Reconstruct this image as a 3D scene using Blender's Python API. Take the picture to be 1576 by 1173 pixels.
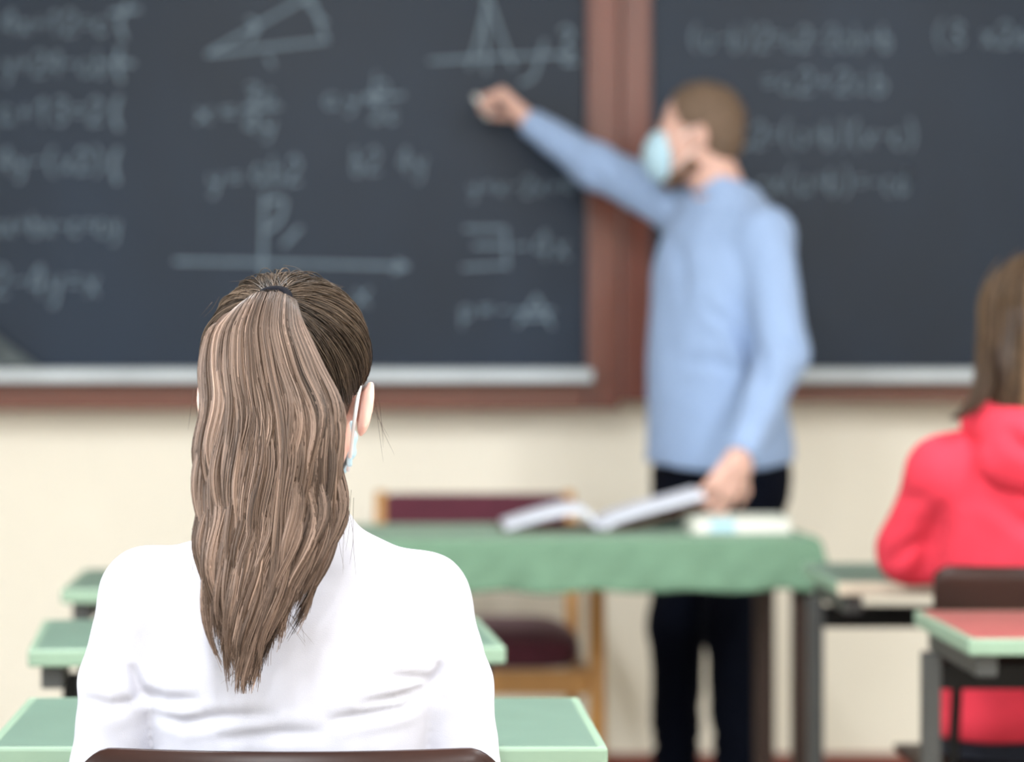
import bpy, bmesh, math
import numpy as np
from mathutils import Vector, Matrix

S = bpy.context.scene
COL = S.collection
for o in list(bpy.data.objects):
    bpy.data.objects.remove(o)

# ------------------------------------------------------------------ camera
F, VX, VY, EYE = 4200.0, 560.0, 500.0, 1.22      # focal length in px, principal point, lens height
cam = bpy.data.cameras.new('camera')
cam.sensor_fit = 'HORIZONTAL'
cam.sensor_width = 36.0
cam.lens = 36.0 * F / 1576.0
cam.shift_x = (788.0 - VX) / 1576.0
cam.shift_y = -(586.5 - VY) / 1576.0
cam.clip_start = 0.05
cam.clip_end = 60
cam.dof.use_dof = True
cam.dof.focus_distance = 2.86
cam.dof.aperture_fstop = 3.1
cam_o = bpy.data.objects.new('camera', cam)
cam_o.location = (0, 0, EYE)
cam_o.rotation_euler = (math.pi / 2, 0, 0)
COL.objects.link(cam_o)
S.camera = cam_o

# ------------------------------------------------------------------ world, light, exposure
S.view_settings.view_transform = 'Standard'
S.view_settings.look = 'None'
S.view_settings.gamma = 1.0
S.view_settings.use_curve_mapping = False
S.view_settings.exposure = 0.08

world = bpy.data.worlds.new('daylight')
S.world = world
world.use_nodes = True
bg = world.node_tree.nodes['Background']
bg.inputs['Color'].default_value = (0.80, 0.90, 1.0, 1)
bg.inputs['Strength'].default_value = 1.6


def area(name, loc, rot, sx, sy, power, color):
    l = bpy.data.lights.new(name, 'AREA')
    l.shape = 'RECTANGLE'
    l.size, l.size_y = sx, sy
    l.energy = power
    l.color = color
    o = bpy.data.objects.new(name, l)
    o.location = loc
    o.rotation_euler = rot
    COL.objects.link(o)
    return o


XL, XR, YR, YF, ZC = -3.9, 3.6, -2.6, 7.42, 3.15      # room limits
WIN_Y = (-1.45, 0.65, 2.75)                            # window centres on the left wall
WIN_W, WIN_Z0, WIN_Z1 = 1.9, 0.95, 2.75
for wy in WIN_Y:                                       # daylight in the window openings
    area('window_daylight', (XL - 0.16, wy, (WIN_Z0 + WIN_Z1) / 2), (0, -math.pi / 2, 0),
         WIN_Z1 - WIN_Z0, WIN_W, 78, (0.84, 0.93, 1.0))
LAMPS = [(x, y) for y in (-1.2, 1.1, 3.5) for x in (-0.3, 2.0)]
for lx, ly in LAMPS:                                   # fluorescent ceiling fittings
    area('ceiling_lamp_light', (lx, ly, ZC - 0.105), (0, 0, 0), 0.28, 1.2, 80, (0.94, 0.975, 1.0))


def P(px, py, d):
    """the point at distance d in front of the lens, seen at pixel (px, py)"""
    return np.array([(px - VX) * d / F, d, EYE - (py - VY) * d / F])


# ------------------------------------------------------------------ materials
def lin(rgb):
    r = []
    for c in rgb:
        c = c / 255.0
        r.append(c / 12.92 if c <= 0.04045 else ((c + 0.055) / 1.055) ** 2.4)
    return r


def mat(name, rgb, rough=0.6, var=0.08, scale=12.0, bump=0.0, bump_scale=60.0, spec=0.5, metal=0.0,
        stretch=(1, 1, 1), rgb2=None, sheen=0.0, sss=0.0, attr=None, coat=0.0, detail=4.0, trans=0.0):
    m = bpy.data.materials.new(name)
    m.use_nodes = True
    nt = m.node_tree
    b = nt.nodes['Principled BSDF']
    N = nt.nodes.new
    L = nt.links.new
    tc = N('ShaderNodeTexCoord')
    mp = N('ShaderNodeMapping')
    mp.inputs['Scale'].default_value = stretch
    L(tc.outputs['Object'], mp.inputs['Vector'])
    no = N('ShaderNodeTexNoise')
    no.inputs['Scale'].default_value = scale
    no.inputs['Detail'].default_value = detail
    L(mp.outputs['Vector'], no.inputs['Vector'])
    c = lin(rgb)
    mx = N('ShaderNodeMix')
    mx.data_type = 'RGBA'
    lo = [v * (1 - var) for v in c] if rgb2 is None else lin(rgb2)
    hi = [min(1, v * (1 + var)) for v in c]
    mx.inputs[6].default_value = (*lo, 1)
    mx.inputs[7].default_value = (*hi, 1)
    rmp = N('ShaderNodeMapRange')
    rmp.inputs['From Min'].default_value = 0.3
    rmp.inputs['From Max'].default_value = 0.7
    L(no.outputs['Fac'], rmp.inputs['Value'])
    L(rmp.outputs['Result'], mx.inputs[0])
    out = mx.outputs[2]
    if attr:
        at = N('ShaderNodeAttribute')
        at.attribute_name = attr
        mm = N('ShaderNodeMix')
        mm.data_type = 'RGBA'
        mm.blend_type = 'MULTIPLY'
        mm.inputs[0].default_value = 1.0
        L(out, mm.inputs[6])
        L(at.outputs['Color'], mm.inputs[7])
        out = mm.outputs[2]
    L(out, b.inputs['Base Color'])
    b.inputs['Roughness'].default_value = rough
    b.inputs['Specular IOR Level'].default_value = spec
    b.inputs['Metallic'].default_value = metal
    if sheen:
        b.inputs['Sheen Weight'].default_value = sheen
    if sss:
        b.inputs['Subsurface Weight'].default_value = sss
        b.inputs['Subsurface Radius'].default_value = (0.012, 0.005, 0.003)
        b.inputs['Subsurface Scale'].default_value = 0.6
    if coat:
        b.inputs['Coat Weight'].default_value = coat
        b.inputs['Coat Roughness'].default_value = 0.15
    if trans:
        b.inputs['Transmission Weight'].default_value = trans
    if bump:
        n2 = N('ShaderNodeTexNoise')
        n2.inputs['Scale'].default_value = bump_scale
        n2.inputs['Detail'].default_value = 3
        L(mp.outputs['Vector'], n2.inputs['Vector'])
        bp = N('ShaderNodeBump')
        bp.inputs['Strength'].default_value = bump
        bp.inputs['Distance'].default_value = 0.004
        L(n2.outputs['Fac'], bp.inputs['Height'])
        L(bp.outputs['Normal'], b.inputs['Normal'])
    return m


M = {}
M['wall'] = mat('cream_paint', (241, 234, 219), 0.75, 0.03, 2.5, 0.15, 90)
M['ceiling'] = mat('ceiling_paint', (240, 238, 232), 0.9, 0.02, 3)
M['floor'] = mat('linoleum', (128, 118, 108), 0.45, 0.12, 6)
M['baseboard'] = mat('baseboard_wood', (120, 58, 46), 0.5, 0.15, 8, stretch=(0.2, 1, 1))
M['board'] = mat('slate_board', (21, 36, 54), 0.42, 0.22, 2.2, stretch=(1, 1, 0.6), spec=0.27, detail=6)
M['chalk_line'] = mat('chalk_dust', (112, 128, 142), 0.95, 0.2, 60)
M['chalk'] = mat('white_chalk', (240, 240, 238), 0.9, 0.03, 40)
M['frame'] = mat('red_brown_wood', (104, 54, 42), 0.34, 0.22, 14, stretch=(1, 1, 0.12), spec=0.5, coat=0.15)
M['rail'] = mat('red_brown_rail', (108, 56, 40), 0.38, 0.2, 14, stretch=(0.1, 1, 1), spec=0.5, coat=0.2)
M['tray'] = mat('pale_metal_tray', (196, 204, 210), 0.5, 0.08, 8, metal=0.0, spec=0.5)
M['desk_top'] = mat('green_laminate', (98, 124, 110), 0.34, 0.05, 18, spec=0.9)
M['desk_top_pink'] = mat('pinkish_red_top', (148, 88, 84), 0.36, 0.06, 14, spec=0.6)  # pinkish red top colour, used on one desk instead of green
M['desk_rim'] = mat('pale_green_edge', (132, 157, 136), 0.35, 0.05, 10, spec=0.5)
M['cream_edge'] = mat('cream_front_edge', (204, 192, 172), 0.5, 0.08, 14)  # cream colour for the front edge of one desk
M['steel'] = mat('grey_steel', (62, 64, 64), 0.45, 0.06, 20, metal=0.0, spec=0.6)
M['black_steel'] = mat('black_steel', (12, 12, 13), 0.5, 0.1, 20, spec=0.25)
M['rubber'] = mat('black_rubber', (20, 20, 20), 0.8, 0.05, 20)
M['plywood'] = mat('dark_plywood', (40, 20, 14), 0.36, 0.3, 16, stretch=(0.15, 1, 2), spec=0.2)
M['table_wood'] = mat('dark_brown_wood', (44, 27, 20), 0.5, 0.2, 16, stretch=(1, 1, 0.15))
M['cloth'] = mat('green_cloth', (102, 135, 111), 0.85, 0.05, 25, 0.3, 700, sheen=0.15)
M['light_wood'] = mat('honey_wood', (190, 138, 76), 0.42, 0.15, 18, stretch=(1, 1, 0.15), spec=0.5)
M['burgundy'] = mat('burgundy_fabric', (86, 34, 50), 0.9, 0.12, 30, 0.4, 500, sheen=0.15)
M['paper'] = mat('paper', (206, 209, 222), 0.8, 0.03, 60)
M['page_edge'] = mat('page_edges', (222, 220, 214), 0.85, 0.06, 10, stretch=(1, 1, 120))
M['book_cover'] = mat('brown_cover', (88, 62, 44), 0.5, 0.15, 20)
M['white_cover'] = mat('white_cover', (206, 210, 198), 0.5, 0.04, 8)
M['blue_label'] = mat('pale_blue_print', (172, 208, 222), 0.5, 0.08, 20)
M['setsq'] = mat('grey_painted_wood', (62, 72, 76), 0.5, 0.1, 12)
M['skin_m'] = mat('skin_ruddy', (212, 170, 156), 0.5, 0.08, 30, sss=0.15, spec=0.4)
M['skin_f'] = mat('skin_fair', (240, 194, 180), 0.5, 0.06, 30, sss=0.2, spec=0.4)
M['blue_shirt'] = mat('light_blue_cotton', (144, 167, 204), 0.85, 0.04, 20, 0.25, 300, sheen=0.1)
M['trousers'] = mat('navy_denim', (5, 9, 22), 0.95, 0.2, 60, 0.3, 600, spec=0.12)
M['white_shirt'] = mat('white_knit', (194, 194, 206), 0.85, 0.015, 30, 0.12, 900, sheen=0.1)
M['red_hoodie'] = mat('coral_red_fleece', (206, 46, 66), 0.9, 0.06, 25, 0.3, 500, sheen=0.0)
M['jeans'] = mat('dark_jeans', (24, 28, 42), 0.9, 0.2, 60)
M['shoe'] = mat('black_shoe', (22, 20, 20), 0.4, 0.1, 30)
M['hair_long'] = mat('light_brown_hair', (255, 255, 255), 0.42, 0.10, 40, attr='tint', spec=0.22)
M['hair_base'] = mat('brown_hair_under', (70, 48, 36), 0.6, 0.3, 60, stretch=(1, 1, 0.1))
M['hair_dark'] = mat('dark_brown_hair', (58, 44, 36), 0.5, 0.3, 60, stretch=(1, 1, 0.2))
M['hair_short'] = mat('short_brown_hair', (104, 84, 68), 0.7, 0.25, 120, 0.6, 260)
M['beard'] = mat('beard_stubble', (96, 70, 50), 0.8, 0.25, 160, 0.6, 260)
M['mask'] = mat('pale_blue_mask', (176, 208, 224), 0.85, 0.03, 40, 0.3, 500)
M['loop'] = mat('white_elastic', (238, 236, 236), 0.8, 0.02, 40)
M['tie'] = mat('black_hair_tie', (18, 18, 24), 0.9, 0.2, 90, spec=0.1)
M['eye'] = mat('eyeball', (235, 232, 228), 0.15, 0.02, 10)
M['bezel'] = mat('lamp_housing', (225, 225, 222), 0.5, 0.03, 10)


def glass():
    m = bpy.data.materials.new('window_glass')
    m.use_nodes = True
    nt = m.node_tree
    nt.nodes.clear()
    o = nt.nodes.new('ShaderNodeOutputMaterial')
    mx = nt.nodes.new('ShaderNodeMixShader')
    t = nt.nodes.new('ShaderNodeBsdfTransparent')
    g = nt.nodes.new('ShaderNodeBsdfGlossy')
    g.inputs['Roughness'].default_value = 0.02
    mx.inputs[0].default_value = 0.07
    nt.links.new(t.outputs[0], mx.inputs[1])
    nt.links.new(g.outputs[0], mx.inputs[2])
    nt.links.new(mx.outputs[0], o.inputs[0])
    return m


M['glass'] = glass()


def emit(name, rgb, s):
    m = bpy.data.materials.new(name)
    m.use_nodes = True
    b = m.node_tree.nodes['Principled BSDF']
    b.inputs['Base Color'].default_value = (0.8, 0.8, 0.8, 1)
    b.inputs['Emission Color'].default_value = (*rgb, 1)
    b.inputs['Emission Strength'].default_value = s
    return m


M['lamp'] = emit('lit_diffuser', (1, 0.97, 0.93), 3.0)


# ------------------------------------------------------------------ mesh helpers
WORLD = set()


def link(name, me, m, parent=None, smooth=False):
    o = bpy.data.objects.new(name, me)
    if m is not None:
        me.materials.append(m)
    COL.objects.link(o)
    if parent is not None:
        o.parent = parent
        if parent.name in WORLD:                       # parts modelled in room coordinates
            o.matrix_parent_inverse = Matrix.Translation(-Vector(parent.location))
    if smooth:
        me.polygons.foreach_set('use_smooth', np.ones(len(me.polygons), bool))
    return o


def arr_mesh(name, V, Q):
    """mesh from an array of vertices and an array of equal-sided faces"""
    me = bpy.data.meshes.new(name)
    V = np.ascontiguousarray(V, np.float32)
    Q = np.ascontiguousarray(Q, np.int32)
    n, k = Q.shape
    me.vertices.add(len(V))
    me.vertices.foreach_set('co', V.ravel())
    me.loops.add(n * k)
    me.loops.foreach_set('vertex_index', Q.ravel())
    me.polygons.add(n)
    me.polygons.foreach_set('loop_start', np.arange(0, n * k, k, dtype=np.int32))
    me.update(calc_edges=True)
    return me


def thing(name, label, cat, loc=(0, 0, 0), rz=0.0, group=None):
    o = bpy.data.objects.new(name, None)
    o.empty_display_size = 0.1
    o.location = loc
    o.rotation_euler = (0, 0, rz)
    o['label'] = label
    o['category'] = cat
    if group:
        o['group'] = group
    COL.objects.link(o)
    return o


class MB:
    """collects boxes, tubes and prisms into one mesh"""

    def __init__(s):
        s.bm = bmesh.new()

    def box(s, lo, hi, bev=0.0, R=None, at=None):
        lo, hi = np.array(lo, float), np.array(hi, float)
        r = bmesh.ops.create_cube(s.bm, size=1.0)
        vs = r['verts']
        for v in vs:
            p = (lo + hi) / 2 + np.array(v.co) * (hi - lo)
            v.co = p
        if bev:
            es = {e for v in vs for e in v.link_edges}
            g = bmesh.ops.bevel(s.bm, geom=list(es), offset=bev, segments=2, affect='EDGES', profile=0.6)
            vs = list({v for f in g['faces'] for v in f.verts} | {v for v in vs if v.is_valid})
        if R is not None:
            for v in vs:
                v.co = Vector(at) + R @ (v.co - Vector(at))
        return s

    def tube(s, pts, r, n=10, caps=True):
        pts = [Vector(p) for p in pts]
        rr = r if hasattr(r, '__len__') else [r] * len(pts)
        rings = []
        up = None
        for i, p in enumerate(pts):
            t = (pts[min(i + 1, len(pts) - 1)] - pts[max(i - 1, 0)]).normalized()
            if up is None:
                up = t.orthogonal().normalized()
            up = (up - t * up.dot(t)).normalized()
            w = t.cross(up)
            rings.append([s.bm.verts.new(p + (up * math.cos(a) + w * math.sin(a)) * rr[i])
                          for a in [2 * math.pi * k / n for k in range(n)]])
        for a, b in zip(rings, rings[1:]):
            for k in range(n):
                s.bm.faces.new((a[k], a[(k + 1) % n], b[(k + 1) % n], b[k]))
        if caps:
            s.bm.faces.new(rings[0][::-1])
            s.bm.faces.new(rings[-1])
        return s

    def prism(s, prof, a, b):
        """polygon prof (list of 3D points) swept from offset a to offset b"""
        A = [s.bm.verts.new(Vector(p) + Vector(a)) for p in prof]
        B = [s.bm.verts.new(Vector(p) + Vector(b)) for p in prof]
        n = len(prof)
        s.bm.faces.new(A)
        s.bm.faces.new(B[::-1])
        for i in range(n):
            s.bm.faces.new((A[(i + 1) % n], A[i], B[i], B[(i + 1) % n]))
        return s

    def build(s, name, m, parent=None, smooth=False):
        bmesh.ops.recalc_face_normals(s.bm, faces=s.bm.faces[:])
        me = bpy.data.meshes.new(name)
        s.bm.to_mesh(me)
        s.bm.free()
        return link(name, me, m, parent, smooth)


def struct(o):
    o['kind'] = 'structure'
    return o


def smooth_path(pts, n=8):
    """Catmull-Rom through pts"""
    p = np.array(pts, float)
    p = np.vstack([2 * p[0] - p[1], p, 2 * p[-1] - p[-2]])
    out = []
    for i in range(1, len(p) - 2):
        for t in np.linspace(0, 1, n, endpoint=False):
            a, b, c, d = p[i - 1], p[i], p[i + 1], p[i + 2]
            out.append(0.5 * (2 * b + (c - a) * t + (2 * a - 5 * b + 4 * c - d) * t * t + (3 * b - a - 3 * c + d) * t ** 3))
    out.append(p[-2])
    return np.array(out)


# ------------------------------------------------------------------ implicit surfaces (bodies and clothes)
def smin(a, b, k):
    h = np.maximum(k - np.abs(a - b), 0) / k
    return np.minimum(a, b) - h * h * k * 0.25


class Vol:
    def __init__(s, lo, hi, h):
        s.lo = np.array(lo, np.float64)
        s.h = h
        s.n = np.ceil((np.array(hi) - s.lo) / h).astype(int) + 1
        s.a = np.full(tuple(s.n), 1.0, np.float32)

    def _sub(s, lo, hi):
        i0 = np.clip(np.floor((lo - s.lo) / s.h).astype(int), 0, s.n - 1)
        i1 = np.clip(np.ceil((hi - s.lo) / s.h).astype(int) + 1, 1, s.n)
        ax = [(s.lo[k] + s.h * np.arange(i0[k], i1[k])).astype(np.float32) for k in range(3)]
        return tuple(slice(a, b) for a, b in zip(i0, i1)), ax[0][:, None, None], ax[1][None, :, None], ax[2][None, None, :]

    def put(s, f, lo, hi, k=0.01, op='u'):
        pad = 1.5 * k + 3 * s.h
        sl, X, Y, Z = s._sub(np.array(lo, float) - pad, np.array(hi, float) + pad)
        d = f(X, Y, Z).astype(np.float32)
        A = s.a[sl]
        if op == 'u':
            s.a[sl] = smin(A, d, k)
        elif op == 's':
            s.a[sl] = -smin(-A, d, k)
        elif op == 'i':
            s.a[sl] = -smin(-A, -d, k)

    def cone(s, a, b, ra, rb, k=0.01, op='u', flat=None):
        a, b = np.array(a, float), np.array(b, float)
        ab = b - a
        L2 = float(ab @ ab) + 1e-12

        def f(X, Y, Z):
            x, y, z = X - a[0], Y - a[1], Z - a[2]
            t = np.clip((x * ab[0] + y * ab[1] + z * ab[2]) / L2, 0, 1)
            x, y, z = x - t * ab[0], y - t * ab[1], z - t * ab[2]
            d2 = x * x + y * y + z * z
            if flat is not None:
                n, q = flat
                c = x * n[0] + y * n[1] + z * n[2]
                d2 = d2 + c * c * (q * q - 1)
            return np.sqrt(d2) - (ra + (rb - ra) * t)
        R = max(ra, rb)
        s.put(f, np.minimum(a, b) - R, np.maximum(a, b) + R, k, op)

    def chain(s, pts, rs, k=0.01, op='u', flat=None):
        for i in range(len(pts) - 1):
            s.cone(pts[i], pts[i + 1], rs[i], rs[i + 1], k, op, flat)

    def ell(s, c, r, R=None, k=0.01, op='u'):
        c, r = np.array(c, float), np.array(r, float)
        R = np.eye(3) if R is None else R

        def f(X, Y, Z):
            x, y, z = X - c[0], Y - c[1], Z - c[2]
            u = [(x * R[0, i] + y * R[1, i] + z * R[2, i]) / r[i] for i in range(3)]
            k0 = np.sqrt(u[0] ** 2 + u[1] ** 2 + u[2] ** 2)
            k1 = np.sqrt((u[0] / r[0]) ** 2 + (u[1] / r[1]) ** 2 + (u[2] / r[2]) ** 2) + 1e-9
            return k0 * (k0 - 1) / k1
        m = r.max()
        s.put(f, c - m, c + m, k, op)

    def loft(s, sec, R, o, k=0.01, op='u', n=2.3, grow=0.0):
        """sec rows: z, cx, cy, rx, ry in the frame R (columns right, front, up) at o"""
        sec = np.array(sec, float)
        o = np.array(o, float)
        zz = np.linspace(sec[0, 0], sec[-1, 0], 160)

        def sm(c):
            v = np.interp(zz, sec[:, 0], sec[:, c])
            kk = np.ones(9) / 9
            return np.convolve(np.pad(v, 4, mode='edge'), kk, mode='valid')
        CX, CY, RX, RY = sm(1), sm(2), sm(3) + grow, sm(4) + grow
        z0, z1 = sec[0, 0], sec[-1, 0]

        def f(X, Y, Z):
            x, y, z = X - o[0], Y - o[1], Z - o[2]
            lx = x * R[0, 0] + y * R[1, 0] + z * R[2, 0]
            ly = x * R[0, 1] + y * R[1, 1] + z * R[2, 1]
            lz = x * R[0, 2] + y * R[1, 2] + z * R[2, 2] + 0 * lx
            rx = np.interp(lz, zz, RX)
            ry = np.interp(lz, zz, RY)
            u = np.abs(lx - np.interp(lz, zz, CX)) / rx
            v = np.abs(ly - np.interp(lz, zz, CY)) / ry
            d = ((u ** n + v ** n) ** (1 / n) - 1) * np.minimum(rx, ry)
            return np.maximum(d, np.maximum(z0 - lz, lz - z1))
        m = max(sec[:, 3].max(), sec[:, 4].max()) * 1.3 + np.abs(sec[:, 1:3]).max() + grow
        p0, p1 = o + R[:, 2] * z0, o + R[:, 2] * z1
        s.put(f, np.minimum(p0, p1) - m, np.maximum(p0, p1) + m, k, op)

    def plane(s, p, n, k=0.004):
        """cut away the side the normal n points to"""
        p, n = np.array(p, float), np.array(n, float)
        n = n / np.linalg.norm(n)

        def f(X, Y, Z):
            return -((X - p[0]) * n[0] + (Y - p[1]) * n[1] + (Z - p[2]) * n[2])
        s.put(f, s.lo, s.lo + s.h * s.n, k, 's')

    def mesh(s, smooth=2):
        a = s.a
        a[0], a[-1], a[:, 0], a[:, -1], a[:, :, 0], a[:, :, -1] = 1, 1, 1, 1, 1, 1
        ng = a < 0
        cnt = np.zeros(tuple(s.n - 1), np.uint8)
        for i in (0, 1):
            for j in (0, 1):
                for k in (0, 1):
                    cnt += ng[i:s.n[0] - 1 + i, j:s.n[1] - 1 + j, k:s.n[2] - 1 + k]
        act = (cnt > 0) & (cnt < 8)
        I = np.argwhere(act)
        cid = np.full(cnt.shape, -1, np.int32)
        cid[I[:, 0], I[:, 1], I[:, 2]] = np.arange(len(I))
        C = {}
        for c in np.ndindex(2, 2, 2):
            C[c] = a[I[:, 0] + c[0], I[:, 1] + c[1], I[:, 2] + c[2]]
        acc = np.zeros((len(I), 3))
        num = np.zeros(len(I))
        for ax in range(3):
            for u in (0, 1):
                for v in (0, 1):
                    c0 = [u, v]
                    c0.insert(ax, 0)
                    c1 = list(c0)
                    c1[ax] = 1
                    A, B = C[tuple(c0)], C[tuple(c1)]
                    x = (A < 0) != (B < 0)
                    t = np.where(x, A / np.where(x, A - B, 1), 0)
                    pt = np.tile(np.array(c0, float), (len(I), 1))
                    pt[:, ax] = t
                    acc += pt * x[:, None]
                    num += x
        V = s.lo + s.h * (I + acc / num[:, None])
        Q = []
        for ax in range(3):
            b, c = (ax + 1) % 3, (ax + 2) % 3
            s0 = [slice(1, None)] * 3
            s0[ax] = slice(0, -1)
            s1 = [slice(1, None)] * 3
            s1[ax] = slice(1, None)
            A, B = ng[tuple(s0)], ng[tuple(s1)]
            for flip, X in ((False, A & ~B), (True, ~A & B)):
                E = np.argwhere(X)
                off = np.array([1, 1, 1])
                off[ax] = 0
                E = E + off
                # keep edges whose four cells exist
                ok = (E[:, b] < s.n[b] - 1) & (E[:, c] < s.n[c] - 1)
                E = E[ok]
                q = []
                for db, dc in ((-1, -1), (0, -1), (0, 0), (-1, 0)):
                    e = E.copy()
                    e[:, b] += db
                    e[:, c] += dc
                    q.append(cid[e[:, 0], e[:, 1], e[:, 2]])
                q = np.stack(q, 1)
                Q.append(q[:, ::-1] if flip else q)
        Q = np.vstack(Q)
        Q = Q[(Q >= 0).all(1)]
        # keep only the big connected pieces out of reach of stray cells: light smoothing is enough
        c = V - V.mean(0)
        vol = np.einsum('ij,ij->', c[Q[:, 0]], np.cross(c[Q[:, 1]], c[Q[:, 2]]) + np.cross(c[Q[:, 2]], c[Q[:, 3]]))
        if vol < 0:
            Q = Q[:, ::-1]
        for _ in range(smooth):
            V = relax(V, Q, 0.5)
        return V, Q


def relax(V, Q, f):
    n = len(V)
    e = np.vstack([Q[:, [0, 1]], Q[:, [1, 2]], Q[:, [2, 3]], Q[:, [3, 0]]])
    i, j = np.r_[e[:, 0], e[:, 1]], np.r_[e[:, 1], e[:, 0]]
    w = np.bincount(i, minlength=n).astype(float)
    out = V.copy()
    for c in range(3):
        out[:, c] = V[:, c] * (1 - f) + f * np.bincount(i, V[j, c], minlength=n) / np.maximum(w, 1)
    return out


def normals(V, Q):
    n = np.cross(V[Q[:, 2]] - V[Q[:, 0]], V[Q[:, 3]] - V[Q[:, 1]])
    N = np.zeros_like(V)
    for c in range(3):
        for k in range(4):
            N[:, c] += np.bincount(Q[:, k], n[:, c], minlength=len(V))
    return N / (np.linalg.norm(N, axis=1, keepdims=True) + 1e-12)


def vnoise(p, seed=0):
    """smooth value noise in -1..1"""
    i = np.floor(p).astype(np.int64)
    f = p - i
    f = f * f * (3 - 2 * f)
    out = 0
    for c in np.ndindex(2, 2, 2):
        q = i + np.array(c)
        hsh = (q[:, 0] * 73856093) ^ (q[:, 1] * 19349663) ^ (q[:, 2] * 83492791) ^ (seed * 2654435)
        hsh = (hsh ^ (hsh >> 13)) * 1274126177
        r = ((hsh ^ (hsh >> 16)) & 0xffff) / 32767.5 - 1
        w = np.prod([f[:, k] if c[k] else 1 - f[:, k] for k in range(3)], axis=0)
        out = out + r * w
    return out


def seg_dist(p, path):
    """distance from points to a polyline"""
    best = np.full(len(p), 9.0)
    for a, b in zip(path[:-1], path[1:]):
        ab = b - a
        t = np.clip(((p - a) @ ab) / (ab @ ab + 1e-12), 0, 1)
        best = np.minimum(best, np.linalg.norm(p - a - t[:, None] * ab, axis=1))
    return best


def vol_obj(name, vol, m, parent, smooth=2, disp=None):
    V, Q = vol.mesh(smooth)
    if disp is not None:
        N = normals(V, Q)
        V = V + N * disp(V, N)[:, None]
    return link(name, arr_mesh(name, V, Q), m, parent, True)


def frame(front, tilt=0.0):
    """columns right, front, up for a heading in the floor plane; tilt nods it forward"""
    f = np.array([front[0], front[1], 0.0])
    f /= np.linalg.norm(f)
    r = np.array([f[1], -f[0], 0.0])
    u = np.array([0, 0, 1.0])
    f2 = f * math.cos(tilt) - u * math.sin(tilt)
    u2 = u * math.cos(tilt) + f * math.sin(tilt)
    return np.stack([r, f2, u2], 1)


def sdf_head(v, o, R, s=1.0, female=False):
    def q(x, y, z):
        return o + R @ (np.array([x, y, z]) * s)

    def e(c, r, k=0.012, op='u', RR=None):
        v.ell(q(*c), np.array(r) * s, R if RR is None else R @ RR, k, op)
    e((0, -0.010, 0.035), (0.076, 0.097, 0.085))
    e((0, 0.030, -0.035), (0.060, 0.066, 0.080), 0.03)
    jw = 0.052 if female else 0.058
    for sx in (-1, 1):
        v.cone(q(sx * jw, 0.0, -0.055), q(sx * 0.016, 0.066, -0.103), 0.017 * s, 0.017 * s, 0.025)
        v.cone(q(sx * 0.046, 0.06, -0.022), q(sx * 0.05, 0.03, -0.02), 0.014 * s, 0.014 * s, 0.02)   # cheek
        e((sx * 0.032, 0.100, 0.002), (0.016, 0.014, 0.011), 0.012, 's')                          # eye socket
        e((sx * 0.031, 0.083, 0.002), (0.0125, 0.0115, 0.010), 0.004)                             # closed lid
        v.cone(q(sx * 0.012, 0.091, 0.020), q(sx * 0.044, 0.080, 0.022), 0.008 * s, 0.006 * s, 0.014)  # brow
        # ear
        c, a = math.cos(sx * 0.35), math.sin(sx * 0.35)
        RE = np.array([[c, -a, 0], [a, c, 0], [0, 0, 1.0]])
        if female:                                     # the top of the ear stands off the head
            c2, a2 = math.cos(0.20), math.sin(0.20)
            RE = RE @ np.array([[c2, 0, sx * a2], [0, 1, 0], [-sx * a2, 0, c2]])
        eo = 0.009 if female else 0.0
        ez = -0.006 if female else 0.0
        e((sx * (0.083 + eo), -0.018 - eo, -0.012 + ez), (0.0075, 0.021, 0.034), 0.006, 'u', RE)
        e((sx * (0.089 + eo), -0.012 - eo, -0.008 + ez), (0.006, 0.011, 0.020), 0.005, 's', RE)
        v.cone(q(sx * 0.072, -0.008, -0.02), q(sx * 0.080, -0.014, -0.012), 0.012 * s, 0.010 * s, 0.008)
    e((0, 0.078, -0.106), (0.022, 0.018, 0.017), 0.02)                                            # chin
    v.cone(q(0, 0.093, 0.006), q(0, 0.113, -0.034), 0.008 * s, 0.012 * s, 0.012)                  # nose
    for sx in (-1, 1):
        e((sx * 0.012, 0.100, -0.038), (0.008, 0.010, 0.007), 0.008)
    e((0, 0.096, -0.062), (0.023, 0.009, 0.006), 0.006)
    e((0, 0.095, -0.072), (0.020, 0.009, 0.006), 0.006)
    return q


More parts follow.
